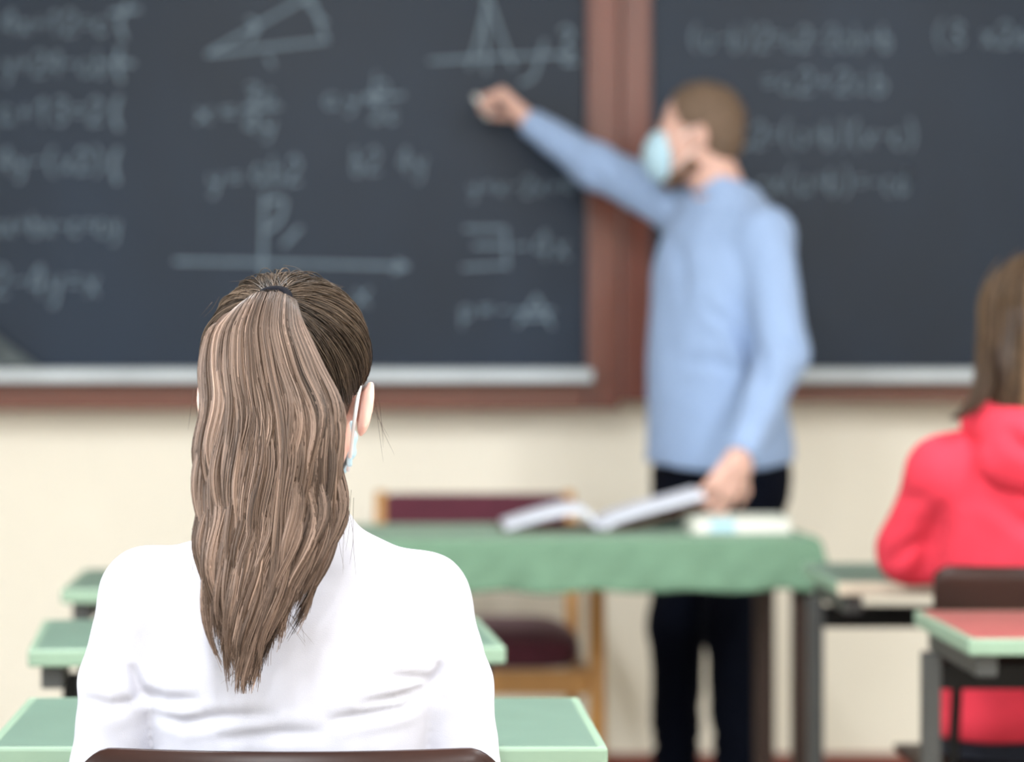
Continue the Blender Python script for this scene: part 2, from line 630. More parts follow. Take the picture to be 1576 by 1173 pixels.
def sdf_hand(v, w, y, z, side, s=1.0, curl=(0.9, 1.0, 0.6), spread=0.06, thumb=(0.7, 0.5), index=None, pinch=0.0):
    """w wrist, y towards the fingers, z out of the back of the hand; side +1 when the thumb is on +x = y x z"""
    y = np.array(y, float)
    y /= np.linalg.norm(y)
    z = np.array(z, float)
    z = z - y * (z @ y)
    z /= np.linalg.norm(z)
    x = np.cross(y, z) * side                          # towards the thumb
    w = np.array(w, float)

    def q(a, b, c):
        return w + (x * a + y * b + z * c) * s
    v.cone(q(0.004, -0.03, 0), q(0.006, 0.012, 0), 0.026 * s, 0.026 * s, 0.012, flat=(z, 1.25))
    for a0, a1 in ((0.016, 0.028), (0.0, 0.008), (-0.012, -0.012), (-0.018, -0.028)):   # palm
        v.cone(q(a0, 0.01, 0), q(a1, 0.082, 0.002), 0.016 * s, 0.0135 * s, 0.014)
    v.ell(q(0.024, 0.035, -0.010), np.array([0.015, 0.03, 0.013]) * s, np.stack([x, y, z], 1), 0.012)
    tips = []
    for i, (bx, by, L, r) in enumerate(((0.030, 0.086, 0.074, 0.0088), (0.010, 0.091, 0.081, 0.0090),
                                        (-0.010, 0.087, 0.075, 0.0086), (-0.029, 0.078, 0.060, 0.0078))):
        cu = curl if (i or index is None) else index
        p = np.array([bx, by, 0.002])
        ang, yaw = 0.0, (1.5 - i) * spread
        pts, rs = [q(*p)], [r * 1.1]
        for j, fr in enumerate((0.46, 0.30, 0.24)):
            ang += cu[j]
            dl = L * fr
            p = p + np.array([math.sin(yaw) * math.cos(ang), math.cos(yaw) * math.cos(ang), -math.sin(ang)]) * dl
            pts.append(q(*p))
            rs.append(r * (1.0, 0.92, 0.78)[j])
        v.chain(pts, np.array(rs) * s, 0.005)
        tips.append(pts[-1])
    # thumb from the side of the palm near its base
    a, b = thumb
    p = np.array([0.030, 0.026, -0.006])
    pts, rs = [q(0.018, 0.012, -0.004), q(*p)], [0.014, 0.0125]
    d = np.array([math.sin(a), math.cos(a), -b])
    for j, L in enumerate((0.034, 0.028)):
        d = d / np.linalg.norm(d)
        p = p + d * L
        pts.append(q(*p))
        rs.append((0.0105, 0.0085)[j])
        d = d + np.array([-0.45, 0.3, -0.25 - pinch])
    v.chain(pts, np.array(rs) * s, 0.007)
    tips.append(pts[-1])
    return tips


# ------------------------------------------------------------------ strands of hair
def strands(name, paths, rad, tint, m, parent, taper=0.75, root=1.0):
    """paths (n, k, 3) as thin three-sided tubes joined into one mesh, one tint per strand"""
    n, k, _ = paths.shape
    T = np.gradient(paths, axis=1)
    T /= np.linalg.norm(T, axis=2, keepdims=True) + 1e-12
    ref = np.array([0.31, 0.92, 0.22])
    U = np.cross(T, ref)
    U /= np.linalg.norm(U, axis=2, keepdims=True) + 1e-12
    W = np.cross(T, U)
    prof = rad[:, None] * (1 - taper * np.linspace(0, 1, k)[None, :] ** 3)
    prof = prof * (root + (1 - root) * np.clip(np.linspace(0, 1, k) / 0.35, 0, 1))[None, :]
    V = np.stack([paths + prof[..., None] * (U * math.cos(a) + W * math.sin(a))
                  for a in (0.3, 0.3 + 2.0944, 0.3 + 4.18879)], 2)       # n, k, 3, 3
    idx = np.arange(n * k * 3).reshape(n, k, 3)
    Q = []
    for c in range(3):
        c2 = (c + 1) % 3
        Q.append(np.stack([idx[:, :-1, c], idx[:, :-1, c2], idx[:, 1:, c2], idx[:, 1:, c]], -1).reshape(-1, 4))
    me = arr_mesh(name, V.reshape(-1, 3), np.vstack(Q))
    at = me.color_attributes.new('tint', 'FLOAT_COLOR', 'POINT')
    tt = np.asarray(tint)
    if tt.ndim == 2:
        tt = np.repeat(tt[:, None, :], k, 1)
    colr = np.ones((n, k, 3, 4), np.float32)
    colr[..., :3] = tt[:, :, None, :]
    at.data.foreach_set('color', colr.ravel())
    o = link(name, me, m, parent, True)
    o['kind'] = 'stuff'
    return o


# ================================================================== the room
WT = 0.14
struct(MB().box((XL - WT, YR - WT, -0.1), (XR + WT, YF + WT, 0)).build('floor', M['floor']))
struct(MB().box((XL - WT, YR - WT, ZC), (XR + WT, YF + WT, ZC + 0.1)).build('ceiling', M['ceiling']))
struct(MB().box((XL - WT, YF, 0), (XR + WT, YF + WT, ZC)).build('wall_front', M['wall']))
struct(MB().box((XR, YR - WT, 0), (XR + WT, YF, ZC)).build('wall_right', M['wall']))
struct(MB().box((XL - WT, YR - WT, 0), (XR, YR, ZC)).build('wall_rear', M['wall']))
b = MB()
b.box((XL - WT, YR, 0), (XL, YF, WIN_Z0)).box((XL - WT, YR, WIN_Z1), (XL, YF, ZC))
edges = [YR] + [e for wy in WIN_Y for e in (wy - WIN_W / 2, wy + WIN_W / 2)] + [YF]
for a, c in zip(edges[0::2], edges[1::2]):
    b.box((XL - WT, a, WIN_Z0), (XL, c, WIN_Z1))
struct(b.build('wall_left', M['wall']))
for i, wy in enumerate(WIN_Y):
    w = thing('window_%d' % (i + 1), 'tall white framed classroom window in the left wall', 'window', (XL - 0.07, wy, WIN_Z0))
    w['kind'] = 'structure'
    del w['category']
    b = MB()
    hh, hw = WIN_Z1 - WIN_Z0, WIN_W / 2
    b.box((-0.03, -hw, 0), (0.03, hw, 0.06)).box((-0.03, -hw, hh - 0.06), (0.03, hw, hh))
    b.box((-0.03, -hw, 0.06), (0.03, -hw + 0.06, hh - 0.06)).box((-0.03, hw - 0.06, 0.06), (0.03, hw, hh - 0.06))
    b.box((-0.025, -0.035, 0.06), (0.025, 0.035, hh - 0.06))
    b.build('window_frame', M['bezel'], w)
    for c in (-1, 1):
        MB().box((-0.004, c * hw / 2 - hw / 2 + 0.05, 0.06), (0.004, c * hw / 2 + hw / 2 - 0.05, hh - 0.06)).build('pane', M['glass'], w)
struct(MB().box((XL, YF - 0.018, 0), (XR, YF, 0.055), 0.003).build('baseboard_front', M['baseboard']))
for i, (lx, ly) in enumerate(LAMPS):
    t = thing('ceiling_light', 'long white fluorescent ceiling fitting, %s row, %s side' % (('rear', 'middle', 'front')[i // 2], ('window', 'far')[i % 2]), 'light', (lx, ly, ZC), 0, 'fluorescent fittings on the ceiling')
    MB().box((-0.16, -0.63, -0.085), (0.16, 0.63, 0), 0.01).build('housing', M['bezel'], t)
    MB().box((-0.13, -0.6, -0.094), (0.13, 0.6, -0.083), 0.003).build('diffuser', M['lamp'], t)

# ================================================================== the two chalkboards
BD = 7.30                                              # distance of the writing surface
sb = F / BD


def bx(px):
    return (px - VX) / sb


def bz(py):
    return EYE - (py - VY) / sb


# small stroke alphabet for the chalk hand, unit box x 0..0.7, y 0..1 (up)
G = {
    '0': [[(.35, 1), (.05, .7), (.05, .3), (.35, 0), (.62, .3), (.62, .7), (.35, 1)]],
    '1': [[(.1, .7), (.4, 1), (.35, 0)]],
    '2': [[(.05, .75), (.3, 1), (.6, .8), (.5, .5), (.02, 0), (.65, .05)]],
    '3': [[(.08, .9), (.4, 1), (.6, .8), (.25, .53), (.6, .3), (.4, 0), (.05, .1)]],
    '4': [[(.45, 0), (.5, 1), (.02, .35), (.65, .35)]],
    '5': [[(.6, 1), (.15, .97), (.1, .58), (.45, .6), (.6, .3), (.35, 0), (.05, .1)]],
    '=': [[(.08, .36), (.6, .38)], [(.08, .6), (.6, .62)]],
    '+': [[(.08, .45), (.6, .47)], [(.34, .74), (.34, .2)]],
    '-': [[(.08, .47), (.6, .5)]],
    'x': [[(.06, .6), (.55, 0)], [(.58, .62), (.06, 0)]],
    'y': [[(.08, .6), (.2, .25), (.5, .3)], [(.58, .62), (.3, -.3), (.08, -.25)]],
    'a': [[(.52, .55), (.25, .62), (.06, .3), (.25, 0), (.5, .2), (.52, .58), (.54, .1), (.66, .02)]],
    'b': [[(.15, 1), (.1, .05), (.4, 0), (.55, .3), (.38, .55), (.12, .4)]],
    'c': [[(.55, .5), (.3, .62), (.07, .3), (.3, 0), (.58, .12)]],
    'd': [[(.5, .45), (.25, .55), (.06, .28), (.25, 0), (.5, .2), (.58, 1), (.56, .02)]],
    'p': [[(.12, .6), (.08, -.35)], [(.12, .5), (.4, .62), (.56, .35), (.38, .05), (.12, .12)]],
    'k': [[(.12, 1), (.1, 0)], [(.55, .62), (.12, .28), (.58, 0)]],
    '(': [[(.45, 1.1), (.18, .7), (.18, .25), (.45, -.12)]],
    ')': [[(.2, 1.1), (.48, .7), (.48, .25), (.2, -.12)]],
    '|': [[(.33, 1.15), (.3, -.15)]],
    '/': [[(.62, 1.05), (.05, -.1)]],
    'A': [[(.02, 0), (.35, 1), (.66, 0)], [(.15, .38), (.52, .4)]],
}
crng = np.random.default_rng(3)
LIFT = 0


def ribbon(b, path, wid, y):
    """flat chalk stroke lying on the board, path in board x, z"""
    p = np.array(path, float)
    keep = np.r_[True, np.linalg.norm(np.diff(p, axis=0), axis=1) > 1e-5]
    p = p[keep]
    t = np.gradient(p, axis=0) if len(p) > 2 else np.tile(p[1] - p[0], (2, 1))
    t /= np.linalg.norm(t, axis=1, keepdims=True) + 1e-9
    nn = np.stack([-t[:, 1], t[:, 0]], 1) * wid / 2
    global LIFT
    LIFT = (LIFT + 1) % 12                              # each stroke lies a hair above the one it crosses
    y = y - LIFT * 0.00012
    L = [b.bm.verts.new((q[0], y, q[1])) for q in p + nn]
    R = [b.bm.verts.new((q[0], y, q[1])) for q in p - nn]
    for i in range(len(p) - 1):
        b.bm.faces.new((L[i], R[i], R[i + 1], L[i + 1]))


def write(board, text, px, py, w, h, ch=0.0065, slope=0.0, lo=None):
    """one chalked line, text from pixel px, baseline py, total width w and letter height h in pixels"""
    b = MB()
    step = w / len(text)
    for i, c in enumerate(text):
        if c == ' ':
            continue
        for st in G[c]:
            pts = [(bx(px + i * step + u * step * 1.15 + crng.normal(0, .6)), bz(py + slope * i * step - v * h + crng.normal(0, .8))) for u, v in st]
            if len(pts) > 2:
                pts = smooth_path([(p[0], p[1]) for p in pts], 4)
            ribbon(b, pts, ch * (0.85 + 0.3 * crng.random()), BD - 0.0012)
    o = b.build('chalk_formula', M['chalk_line'], board)
    o['kind'] = 'stuff'
    return o


def draw(board, lines, ch=0.0065, name='chalk_drawing'):
    b = MB()
    for ln in lines:
        pts = [(bx(u), bz(v)) for u, v in ln]
        if len(pts) > 2:
            pts = smooth_path(pts, 6)
        ribbon(b, pts, ch, BD - 0.0012)
    o = b.build(name, M['chalk_line'], board)
    o['kind'] = 'stuff'
    return o


def chalkboard(label, xl, xr, fl, fr, zb0, zt, tray_x, railw):
    """xl..xr the slate in metres; fl, fr stile outer edges; zb0 underside of the bottom rail"""
    t = thing('chalkboard', label, 'chalkboard', ((xl + xr) / 2, YF - 0.06, zb0))
    WORLD.add(t.name)
    MB().box((xl - 0.02, BD, bz(590)), (xr + 0.02, BD + 0.02, zt)).build('slate', M['board'], t)
    MB().box((fl, BD - 0.028, zb0), (xl, YF, zt + 0.08), 0.006).build('stile', M['frame'], t)
    MB().box((xr, BD - 0.028, zb0), (fr, YF, zt + 0.08), 0.006).build('stile', M['frame'], t)
    MB().box((xl, BD - 0.02, zb0), (xr, YF, bz(588)), 0.006).build('bottom_rail', M['rail'], t)
    MB().box((xl, BD - 0.02, zt), (xr, YF, zt + 0.08), 0.006).build('top_rail', M['rail'], t)
    tb = MB()
    x0, x1 = tray_x
    tb.prism([(x0, BD - 0.001, bz(567)), (x0, BD - 0.075, bz(571)), (x0, BD - 0.085, bz(568)), (x0, BD - 0.09, bz(570)),
              (x0, BD - 0.09, bz(586)), (x0, BD - 0.001, bz(588))], (0, 0, 0), (x1 - x0, 0, 0))
    tr = tb.build('chalk_tray', M['tray'], t)
    return t


LB = chalkboard('left chalkboard, covered in white chalk sums and graphs, beside the brown post', -2.55, bx(902), -2.63, bx(953),
                bz(630), 2.36, (-2.5, bx(908)), 0)
RB = chalkboard('right chalkboard, darker and mostly clean, with formulas above the teacher', bx(1000), 3.3, bx(955), 3.38,
                bz(618), 2.36, (bx(1004), 3.25), 0)
# left board
write(LB, '4x+12=c', 5, 52, 165, 34)
write(LB, 'y+24-ab', 5, 115, 165, 36)
write(LB, 'a+13=2', 0, 190, 165, 38)
write(LB, '7y-(x2)'.replace('7', '4'), 0, 265, 165, 36)
write(LB, 'ax+bx-c=ay', -15, 362, 205, 34)
write(LB, '2-4y=x', -10, 455, 170, 46)
draw(LB, [[(197, 5), (184, 35), (192, 60)], [(186, 72), (180, 95), (186, 126)], [(183, 148), (177, 176), (183, 200)], [(181, 228), (175, 255), (181, 282)],
          [(170, 20), (215, 14)], [(168, 96), (206, 98)]], 0.011, 'chalk_bracket')
draw(LB, [[(318, 84), (475, -6)], [(318, 84), (505, 62)], [(478, -6), (502, 62)], [(382, 28), (396, 40), (384, 62)], [(488, 22), (502, 36)],
          [(412, 88), (420, 102)], [(470, 0), (496, 30)]], 0.010, 'chalk_triangle')
write(LB, 'x=', 300, 190, 75, 36)
draw(LB, [[(372, 168), (432, 164)]], 0.008, 'chalk_fraction_bar')
write(LB, '3a', 378, 160, 52, 30)
write(LB, '4y', 378, 205, 52, 32)
write(LB, 'ay=', 498, 166, 95, 30)
write(LB, 'b', 572, 142, 40, 30)
draw(LB, [[(560, 150), (622, 147)]], 0.008, 'chalk_fraction_bar')
write(LB, '2c', 572, 186, 45, 28)
write(LB, 'y=', 320, 290, 60, 34)
write(LB, 'ab2', 390, 282, 78, 42)
write(LB, 'b2 4y', 542, 266, 120, 38)
draw(LB, [[(747, -8), (748, 112)], [(660, 94), (760, 88), (880, 84)], [(722, 106), (738, 52), (750, -4)], [(790, 104), (770, 50), (752, -2)],
          [(800, 128), (822, 116), (838, 62)], [(862, 48), (872, 42), (880, 54), (870, 68), (880, 80), (868, 96), (888, 96)]], 0.009, 'chalk_graph')
write(LB, 'y=x-2x+4', 722, 300, 165, 28, 0.0055)
draw(LB, [[(715, 352), (778, 352)], [(778, 352), (781, 412)], [(712, 412), (781, 408)], [(728, 378), (776, 378)]], 0.008, 'chalk_box')
write(LB, '-4x', 790, 398, 95, 40)
write(LB, 'p=-', 708, 492, 85, 32)
draw(LB, [[(790, 480), (852, 478)], [(796, 502), (826, 455)], [(826, 455), (850, 504)], [(806, 490), (846, 488)]], 0.008, 'chalk_fraction')
draw(LB, [[(407, 298), (404, 425)], [(268, 402), (400, 404), (628, 410)], [(405, 312), (436, 308), (430, 340), (406, 356)],
          [(436, 378), (462, 350)], [(610, 402), (626, 410)], [(604, 418), (626, 410)]], 0.010, 'chalk_graph')
write(LB, 'x', 545, 470, 36, 40)
# right board
write(RB, '(a-b)2=a2-2ab+b', 1062, 76, 315, 36, 0.006)
write(RB, '=a2+2ab', 1172, 143, 200, 36, 0.006)
write(RB, 'a2=(a+b)(x-c)', 1140, 226, 275, 38, 0.006)
write(RB, '-x(a+b)=-cd', 1165, 298, 238, 38, 0.006)
write(RB, '(3,x2d'.replace(',', ' '), 1438, 70, 150, 36, 0.006)

# grey set square standing in the tray at the left end of the left board
t = thing('set_square', 'dark grey triangular set square propped in the left chalk tray', 'set square', tuple(P(-60, 570, BD - 0.05)))
zz = 0.006
b = MB()
outer = [(-0.16, 0.0), (0.208, 0.0), (-0.16, 0.27)]
inner = [(-0.115, 0.035), (0.115, 0.035), (-0.115, 0.20)]
for i in range(3):
    j = (i + 1) % 3
    prof = [(outer[i][0], 0, outer[i][1] + zz), (outer[j][0], 0, outer[j][1] + zz), (inner[j][0], 0, inner[j][1] + zz), (inner[i][0], 0, inner[i][1] + zz)]
    b.prism(prof, (0, 0, 0), (0, 0.012, 0))
b.build('triangle_frame', M['setsq'], t)
MB().tube([(-0.05, -0.012, 0.02), (-0.05, 0.0, 0.02)], 0.012).build('knob', M['rubber'], t)

# ================================================================== pupils' desks
DW, DD, DZ = 0.71, 0.42, 0.74


def desk(label, x0, y0, rz=0.0, leg_in=0.018, front='desk_rim', top_mat='desk_top'):
    """x0 left edge, y0 near edge; laminate top in a pale edge band on a steel frame"""
    t = thing('student_desk', label, 'desk', (x0 + DW / 2, y0 + DD / 2, 0), rz, "pupils' desks in rows")
    w, d = DW / 2, DD / 2
    top = MB().box((-w + 0.012, -d + 0.012, DZ - 0.02), (w - 0.012, d - 0.012, DZ), 0.001).build('desktop', M[top_mat], t)
    b = MB()
    z0, z1 = DZ - 0.026, DZ - 0.0005
    MB().box((-w, -d, z0), (w, -d + 0.012, z1), 0.004).build('front_edge', M[front], t)
    b.box((-w, d - 0.012, z0), (w, d, z1), 0.004)
    b.box((-w, -d + 0.012, z0), (-w + 0.012, d - 0.012, z1), 0.004).box((w - 0.012, -d + 0.012, z0), (w, d - 0.012, z1), 0.004)
    b.build('edge_band', M['desk_rim'], t)
    for sx in (-1, 1):
        x = sx * (w - 0.034)
        MB().box((x - 0.016, -d + 0.03, DZ - 0.062), (x + 0.017, d - 0.03, DZ - 0.027), 0.003).build('side_bar', M['steel'], t)
        x = sx * (w - leg_in)
        MB().box((x - 0.015, d - 0.065, 0.05), (x + 0.015, d - 0.035, DZ - 0.064), 0.003).build('leg', M['steel'], t)
        MB().box((x - 0.016, -d + 0.02, 0.014), (x + 0.016, d - 0.02, 0.048), 0.004).build('foot_bar', M['steel'], t)
        for yy in (-d + 0.035, d - 0.06):
            MB().box((x - 0.018, yy, 0.0), (x + 0.018, yy + 0.03, 0.013), 0.002).build('rubber_foot', M['rubber'], t)
    MB().box((-w + 0.034, d - 0.062, DZ - 0.125), (w - 0.034, d - 0.038, DZ - 0.082), 0.002).build('cross_beam', M['black_steel'], t)
    return t


ROW = (3.10, 4.03, 4.95)
desk('green topped desk in front of the girl in white', 0.2775 - DW, ROW[0])
desk('lower of the two green desk corners left of the girl in white', -0.51, ROW[1] + 0.02, math.radians(3.5), 0.075)
desk('upper, farther green desk corner left of the girl in white', -0.55, ROW[2], 0.0, 0.075)
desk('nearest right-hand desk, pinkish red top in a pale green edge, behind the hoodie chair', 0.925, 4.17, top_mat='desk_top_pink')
desk('green desk the girl in the red hoodie leans on', 0.885, 5.09, front='cream_edge')


# ================================================================== pupils' chairs
def student_chair(label, x, y, top, mirror=0.0):
    """plywood seat and backrest on a steel tube frame; y is the back of the chair, it faces +y"""
    t = thing('student_chair', label, 'chair', (x, y, 0), 0, "pupils' chairs")
    # backrest, curved in plan with rounded upper corners
    n, m2 = 33, 9
    hw, z0, z1 = 0.212, top - 0.20, top
    V = []
    for th in (0.0, 0.012):
        for i in range(n):
            u = math.sin((i / (n - 1) - 0.5) * math.pi)
            for j in range(m2):
                v = j / (m2 - 1)
                rz_ = 0.016 * (max(0, abs(u) - 0.86) / 0.14) ** 2
                z = z0 + 0.02 * (abs(u) ** 6) + (z1 - rz_ * (abs(u) > 0.86) - z0 - 0.02 * (abs(u) ** 6)) * v
                V.append((u * hw, th - 0.035 * (1 - u * u) + 0.03, z))
    Q = []
    for s_ in (0, 1):
        for i in range(n - 1):
            for j in range(m2 - 1):
                a = s_ * n * m2 + i * m2 + j
                q = [a, a + 1, a + m2 + 1, a + m2]
                Q.append(q if s_ == 0 else q[::-1])
    bord = [i * m2 for i in range(n)] + [(n - 1) * m2 + j for j in range(1, m2)] + [i * m2 + m2 - 1 for i in range(n - 2, -1, -1)] + [j for j in range(m2 - 2, 0, -1)]
    for a, c in zip(bord, bord[1:] + bord[:1]):
        Q.append([a, c, c + n * m2, a + n * m2])
    o = link('backrest', arr_mesh('backrest', np.array(V), np.array(Q)), M['plywood'], t, True)
    b = MB()
    b.box((-0.2, 0.06, 0.432), (0.2, 0.45, 0.446), 0.005)
    b.build('seat', M['plywood'], t)
    for sx in (-1, 1):
        xx = sx * 0.17
        MB().tube(smooth_path([(xx, 0.046, top - 0.06), (xx, 0.05, 0.6), (xx, 0.075, 0.42), (xx, 0.02, 0.012)], 5), 0.0095).build('back_leg', M['black_steel'], t, True)
        MB().tube([(xx, 0.40, 0.42), (xx, 0.44, 0.012)], 0.0095).build('front_leg', M['black_steel'], t, True)
        MB().tube([(xx, 0.075, 0.42), (xx, 0.42, 0.42)], 0.009).build('seat_rail', M['black_steel'], t, True)
        for yy in (0.02, 0.44):
            MB().tube([(xx, yy, 0), (xx, yy, 0.02)], 0.013).build('rubber_foot', M['rubber'], t)
    MB().tube([(-0.17, 0.075, 0.42), (0.17, 0.075, 0.42)], 0.009).build('cross_tube', M['black_steel'], t, True)
    return t


student_chair('dark plywood chair the girl in white sits on, bottom of the photo', -0.076, 2.775, 0.785)
student_chair('dark plywood chair the girl in the red hoodie sits on', 1.18, 4.60, 0.812)

# ================================================================== the teacher's table
t = thing('teacher_table', 'dark wooden table under the green cloth, in front of the teacher', 'table', (0.974, 5.88, 0), math.radians(3.5))
TL, TD, TZ = 1.24, 0.46, 0.752                          # local frame: right front corner at the origin, x to the left is negative
MB().box((-TL, 0, TZ - 0.025), (0, TD, TZ), 0.003).build('tabletop', M['table_wood'], t)
for x in (-TL + 0.023, -0.023):
    for y in (0.03, TD - 0.03):
        MB().box((x - 0.021, y - 0.021, 0), (x + 0.021, y + 0.021, TZ - 0.026), 0.003).build('leg', M['table_wood'], t)
b = MB()
b.box((-TL + 0.048, 0.03, TZ - 0.10), (-0.048, 0.05, TZ - 0.026)).box((-TL + 0.048, TD - 0.05, TZ - 0.10), (-0.048, TD - 0.03, TZ - 0.026))
b.build('apron', M['table_wood'], t)

cl = thing('tablecloth', "green cloth hanging over the edges of the teacher's table", 'tablecloth', (0.974, 5.88, TZ + 0.001), math.radians(3.5))
OH = 0.115
us = np.unique(np.r_[np.linspace(-TL - OH, -TL - 0.002, 12), np.linspace(-TL, 0, 110), np.linspace(0.002, OH, 14)])
vs_ = np.unique(np.r_[np.linspace(-OH, -0.002, 14), np.linspace(0, TD, 30), np.linspace(TD + 0.002, TD + OH * 0.6, 8)])
UU, VV = np.meshgrid(us, vs_, indexing='ij')
ex = np.maximum(UU, 0) + np.minimum(UU + TL, 0)
ey = np.maximum(VV - TD, 0) + np.minimum(VV, 0)
aex, aey = np.abs(ex), np.abs(ey)
drop = np.sqrt(aex ** 2 + aey ** 2)
drop = np.maximum(np.maximum(aex, aey), drop * 0.86)
xx = np.clip(UU, -TL, 0)
yy = np.clip(VV, 0, TD)
rip = np.sin((UU * 1.0 + VV * 0.45) * 42) * 0.5 + np.sin((UU + VV * 0.9) * 23 + 1.0) * 0.6 + np.sin((UU - VV) * 67) * 0.25
X = xx + np.sign(ex) * (np.minimum(aex, 0.006) + aex * 0.04 + 0.20 * np.minimum(aex, aey)) + np.sign(ex) * (aex > 0) * rip * 0.05 * aex
Y = yy + np.sign(ey) * (np.minimum(aey, 0.006) + aey * 0.07 + 0.35 * np.minimum(aex, aey)) + np.where(aey > 0, rip * 0.075 * aey, 0)
Z = 0.006 - np.maximum(0, drop - 0.004) * 1.0 + np.where((aex == 0) & (aey == 0), 0.0006 * vnoise(np.stack([UU.ravel() * 9, VV.ravel() * 9, 0 * UU.ravel()], 1), 4).reshape(UU.shape), 0)
Z += np.where(drop > 0.08, 0.0035 * np.sin(UU * 31 + VV * 20), 0)
nu, nv = UU.shape
gi = np.arange(nu * nv).reshape(nu, nv)
Q = np.stack([gi[:-1, :-1], gi[1:, :-1], gi[1:, 1:], gi[:-1, 1:]], -1).reshape(-1, 4)
o = link('cloth', arr_mesh('cloth', np.stack([X.ravel(), Y.ravel(), Z.ravel()], 1), Q), M['cloth'], cl, True)
md = o.modifiers.new('thickness', 'SOLIDIFY')
md.thickness = 0.003
md.offset = 1.0
CT = TZ + 0.011                                         # top of the cloth

# ------------------------------------------------------------------ books on the table
bk = thing('open_book', 'open book on the green cloth, right pages lifted by the teacher', 'book', (float(P(925, 820, 6.04)[0]), 6.03, CT))


def slab(name, prof, th, y0, y1, m, parent):
    """strip of thickness th under the profile (x, z), swept from y0 to y1"""
    p = np.array(prof)
    tt = np.gradient(p, axis=0)
    tt /= np.linalg.norm(tt, axis=1, keepdims=True)
    nn = np.stack([tt[:, 1], -tt[:, 0]], 1)
    nn *= np.where(nn[:, 1:] > 0, -1, 1)
    th = np.array(th) if hasattr(th, '__len__') else np.full(len(p), th)
    q = p + nn * th[:, None]
    loop = np.vstack([p, q[::-1]])
    n = len(loop)
    V = np.vstack([np.c_[loop[:, 0], np.full(n, y0), loop[:, 1]], np.c_[loop[:, 0], np.full(n, y1), loop[:, 1]]])
    k = len(p)
    bmx = bmesh.new()
    vv = [bmx.verts.new(v) for v in V]
    for i in range(n):
        j = (i + 1) % n
        bmx.faces.new((vv[i], vv[j], vv[n + j], vv[n + i]))
    for e in (0, n):
        for i in range(k - 1):
            bmx.faces.new((vv[e + i], vv[e + i + 1], vv[e + n - 2 - i], vv[e + n - 1 - i]))
    bmesh.ops.recalc_face_normals(bmx, faces=bmx.faces[:])
    me = bpy.data.meshes.new(name)
    bmx.to_mesh(me)
    bmx.free()
    return link(name, me, m, parent, False)


u = 1 / 700.0
left = smooth_path([(-0.214, 0.014), (-0.165, 0.030), (-0.11, 0.046), (-0.06, 0.055), (-0.03, 0.047), (-0.008, 0.020), (0.0, 0.014)], 5)
right = smooth_path([(0.0, 0.014), (0.012, 0.024), (0.04, 0.036), (0.10, 0.054), (0.16, 0.070), (0.225, 0.088)], 5)
slab('left_pages', left, np.interp(left[:, 0], [-0.214, -0.06, 0], [0.012, 0.017, 0.010]), 0, 0.20, M['paper'], bk)
slab('right_pages', right, 0.015, 0, 0.20, M['paper'], bk)
cov = smooth_path([(-0.22, 0.002), (-0.10, 0.003), (-0.02, 0.003), (0.0, 0.003)], 4)
slab('left_cover', cov, 0.0022, -0.003, 0.204, M['book_cover'], bk)
cov = smooth_path([(0.001, 0.003), (0.05, 0.012), (0.12, 0.030), (0.19, 0.050), (0.216, 0.062)], 4)
slab('right_cover', cov, 0.004, -0.003, 0.204, M['book_cover'], bk)

pb = thing('paperback', 'thick white closed paperback at the right end of the green cloth', 'book', (0.828, 5.975, CT), math.radians(3))
MB().box((-0.105, 0.003, 0.002), (0.108, 0.143, 0.032), 0.002).build('page_block', M['page_edge'], pb)
MB().box((-0.108, 0, 0), (0.11, 0.146, 0.0022)).build('back_cover', M['white_cover'], pb)
MB().box((-0.108, 0, 0.032), (0.11, 0.146, 0.0345)).build('front_cover', M['white_cover'], pb)
sp = MB().box((-0.1105, 0, 0), (-0.1078, 0.146, 0.0345)).build('spine', M['white_cover'], pb)
MB().box((-0.07, -0.0008, 0.004), (-0.015, 0.0032, 0.030)).build('printed_label', M['blue_label'], pb)

# ================================================================== armchair behind the table
ac = thing('armchair', 'light wooden armchair with burgundy seat and backrest behind the table', 'armchair', (0.285, 6.72, 0))
for sx in (-1, 1):
    xf, xr_ = sx * 0.268, sx * 0.246
    f = MB().tube([(xf, -0.24, 0), (xf, -0.245, 0.3), (xf, -0.24, 0.655)], [0.016, 0.021, 0.018], 12).build('front_leg', M['light_wood'], ac, True)
    r = MB().tube(smooth_path([(xr_, 0.27, 0), (xr_, 0.235, 0.42), (xr_ * 0.985, 0.25, 0.65), (xr_ * 0.975, 0.285, 0.79)], 4), 0.0165, 12).build('back_post', M['light_wood'], ac, True)
    MB().box((xf - 0.024 - 0.004 * sx, -0.29, 0.656), (xf + 0.024 - 0.004 * sx, 0.225, 0.680), 0.008).build('armrest', M['light_wood'], ac, True)
    MB().box((sx * 0.243 - 0.012, -0.22, 0.345), (sx * 0.243 + 0.012, 0.22, 0.398), 0.003).build('side_rail', M['light_wood'], ac)
MB().box((-0.245, -0.255, 0.342), (0.245, -0.228, 0.40), 0.003).build('front_rail', M['light_wood'], ac)
MB().box((-0.225, 0.225, 0.35), (0.225, 0.25, 0.40), 0.003).build('back_rail', M['light_wood'], ac)
v = Vol((-0.29, -0.32, 0.36), (0.29, 0.28, 0.55), 0.008)
v.loft([(0.40, 0, -0.01, 0.225, 0.225), (0.43, 0, -0.01, 0.24, 0.24), (0.465, 0, -0.01, 0.235, 0.235), (0.487, 0, -0.01, 0.19, 0.19)],
       np.eye(3), (0, 0, 0), 0.005, n=5)
vol_obj('seat_cushion', v, M['burgundy'], ac, 4)
v = Vol((-0.28, 0.2, 0.53), (0.28, 0.36, 0.83), 0.007)
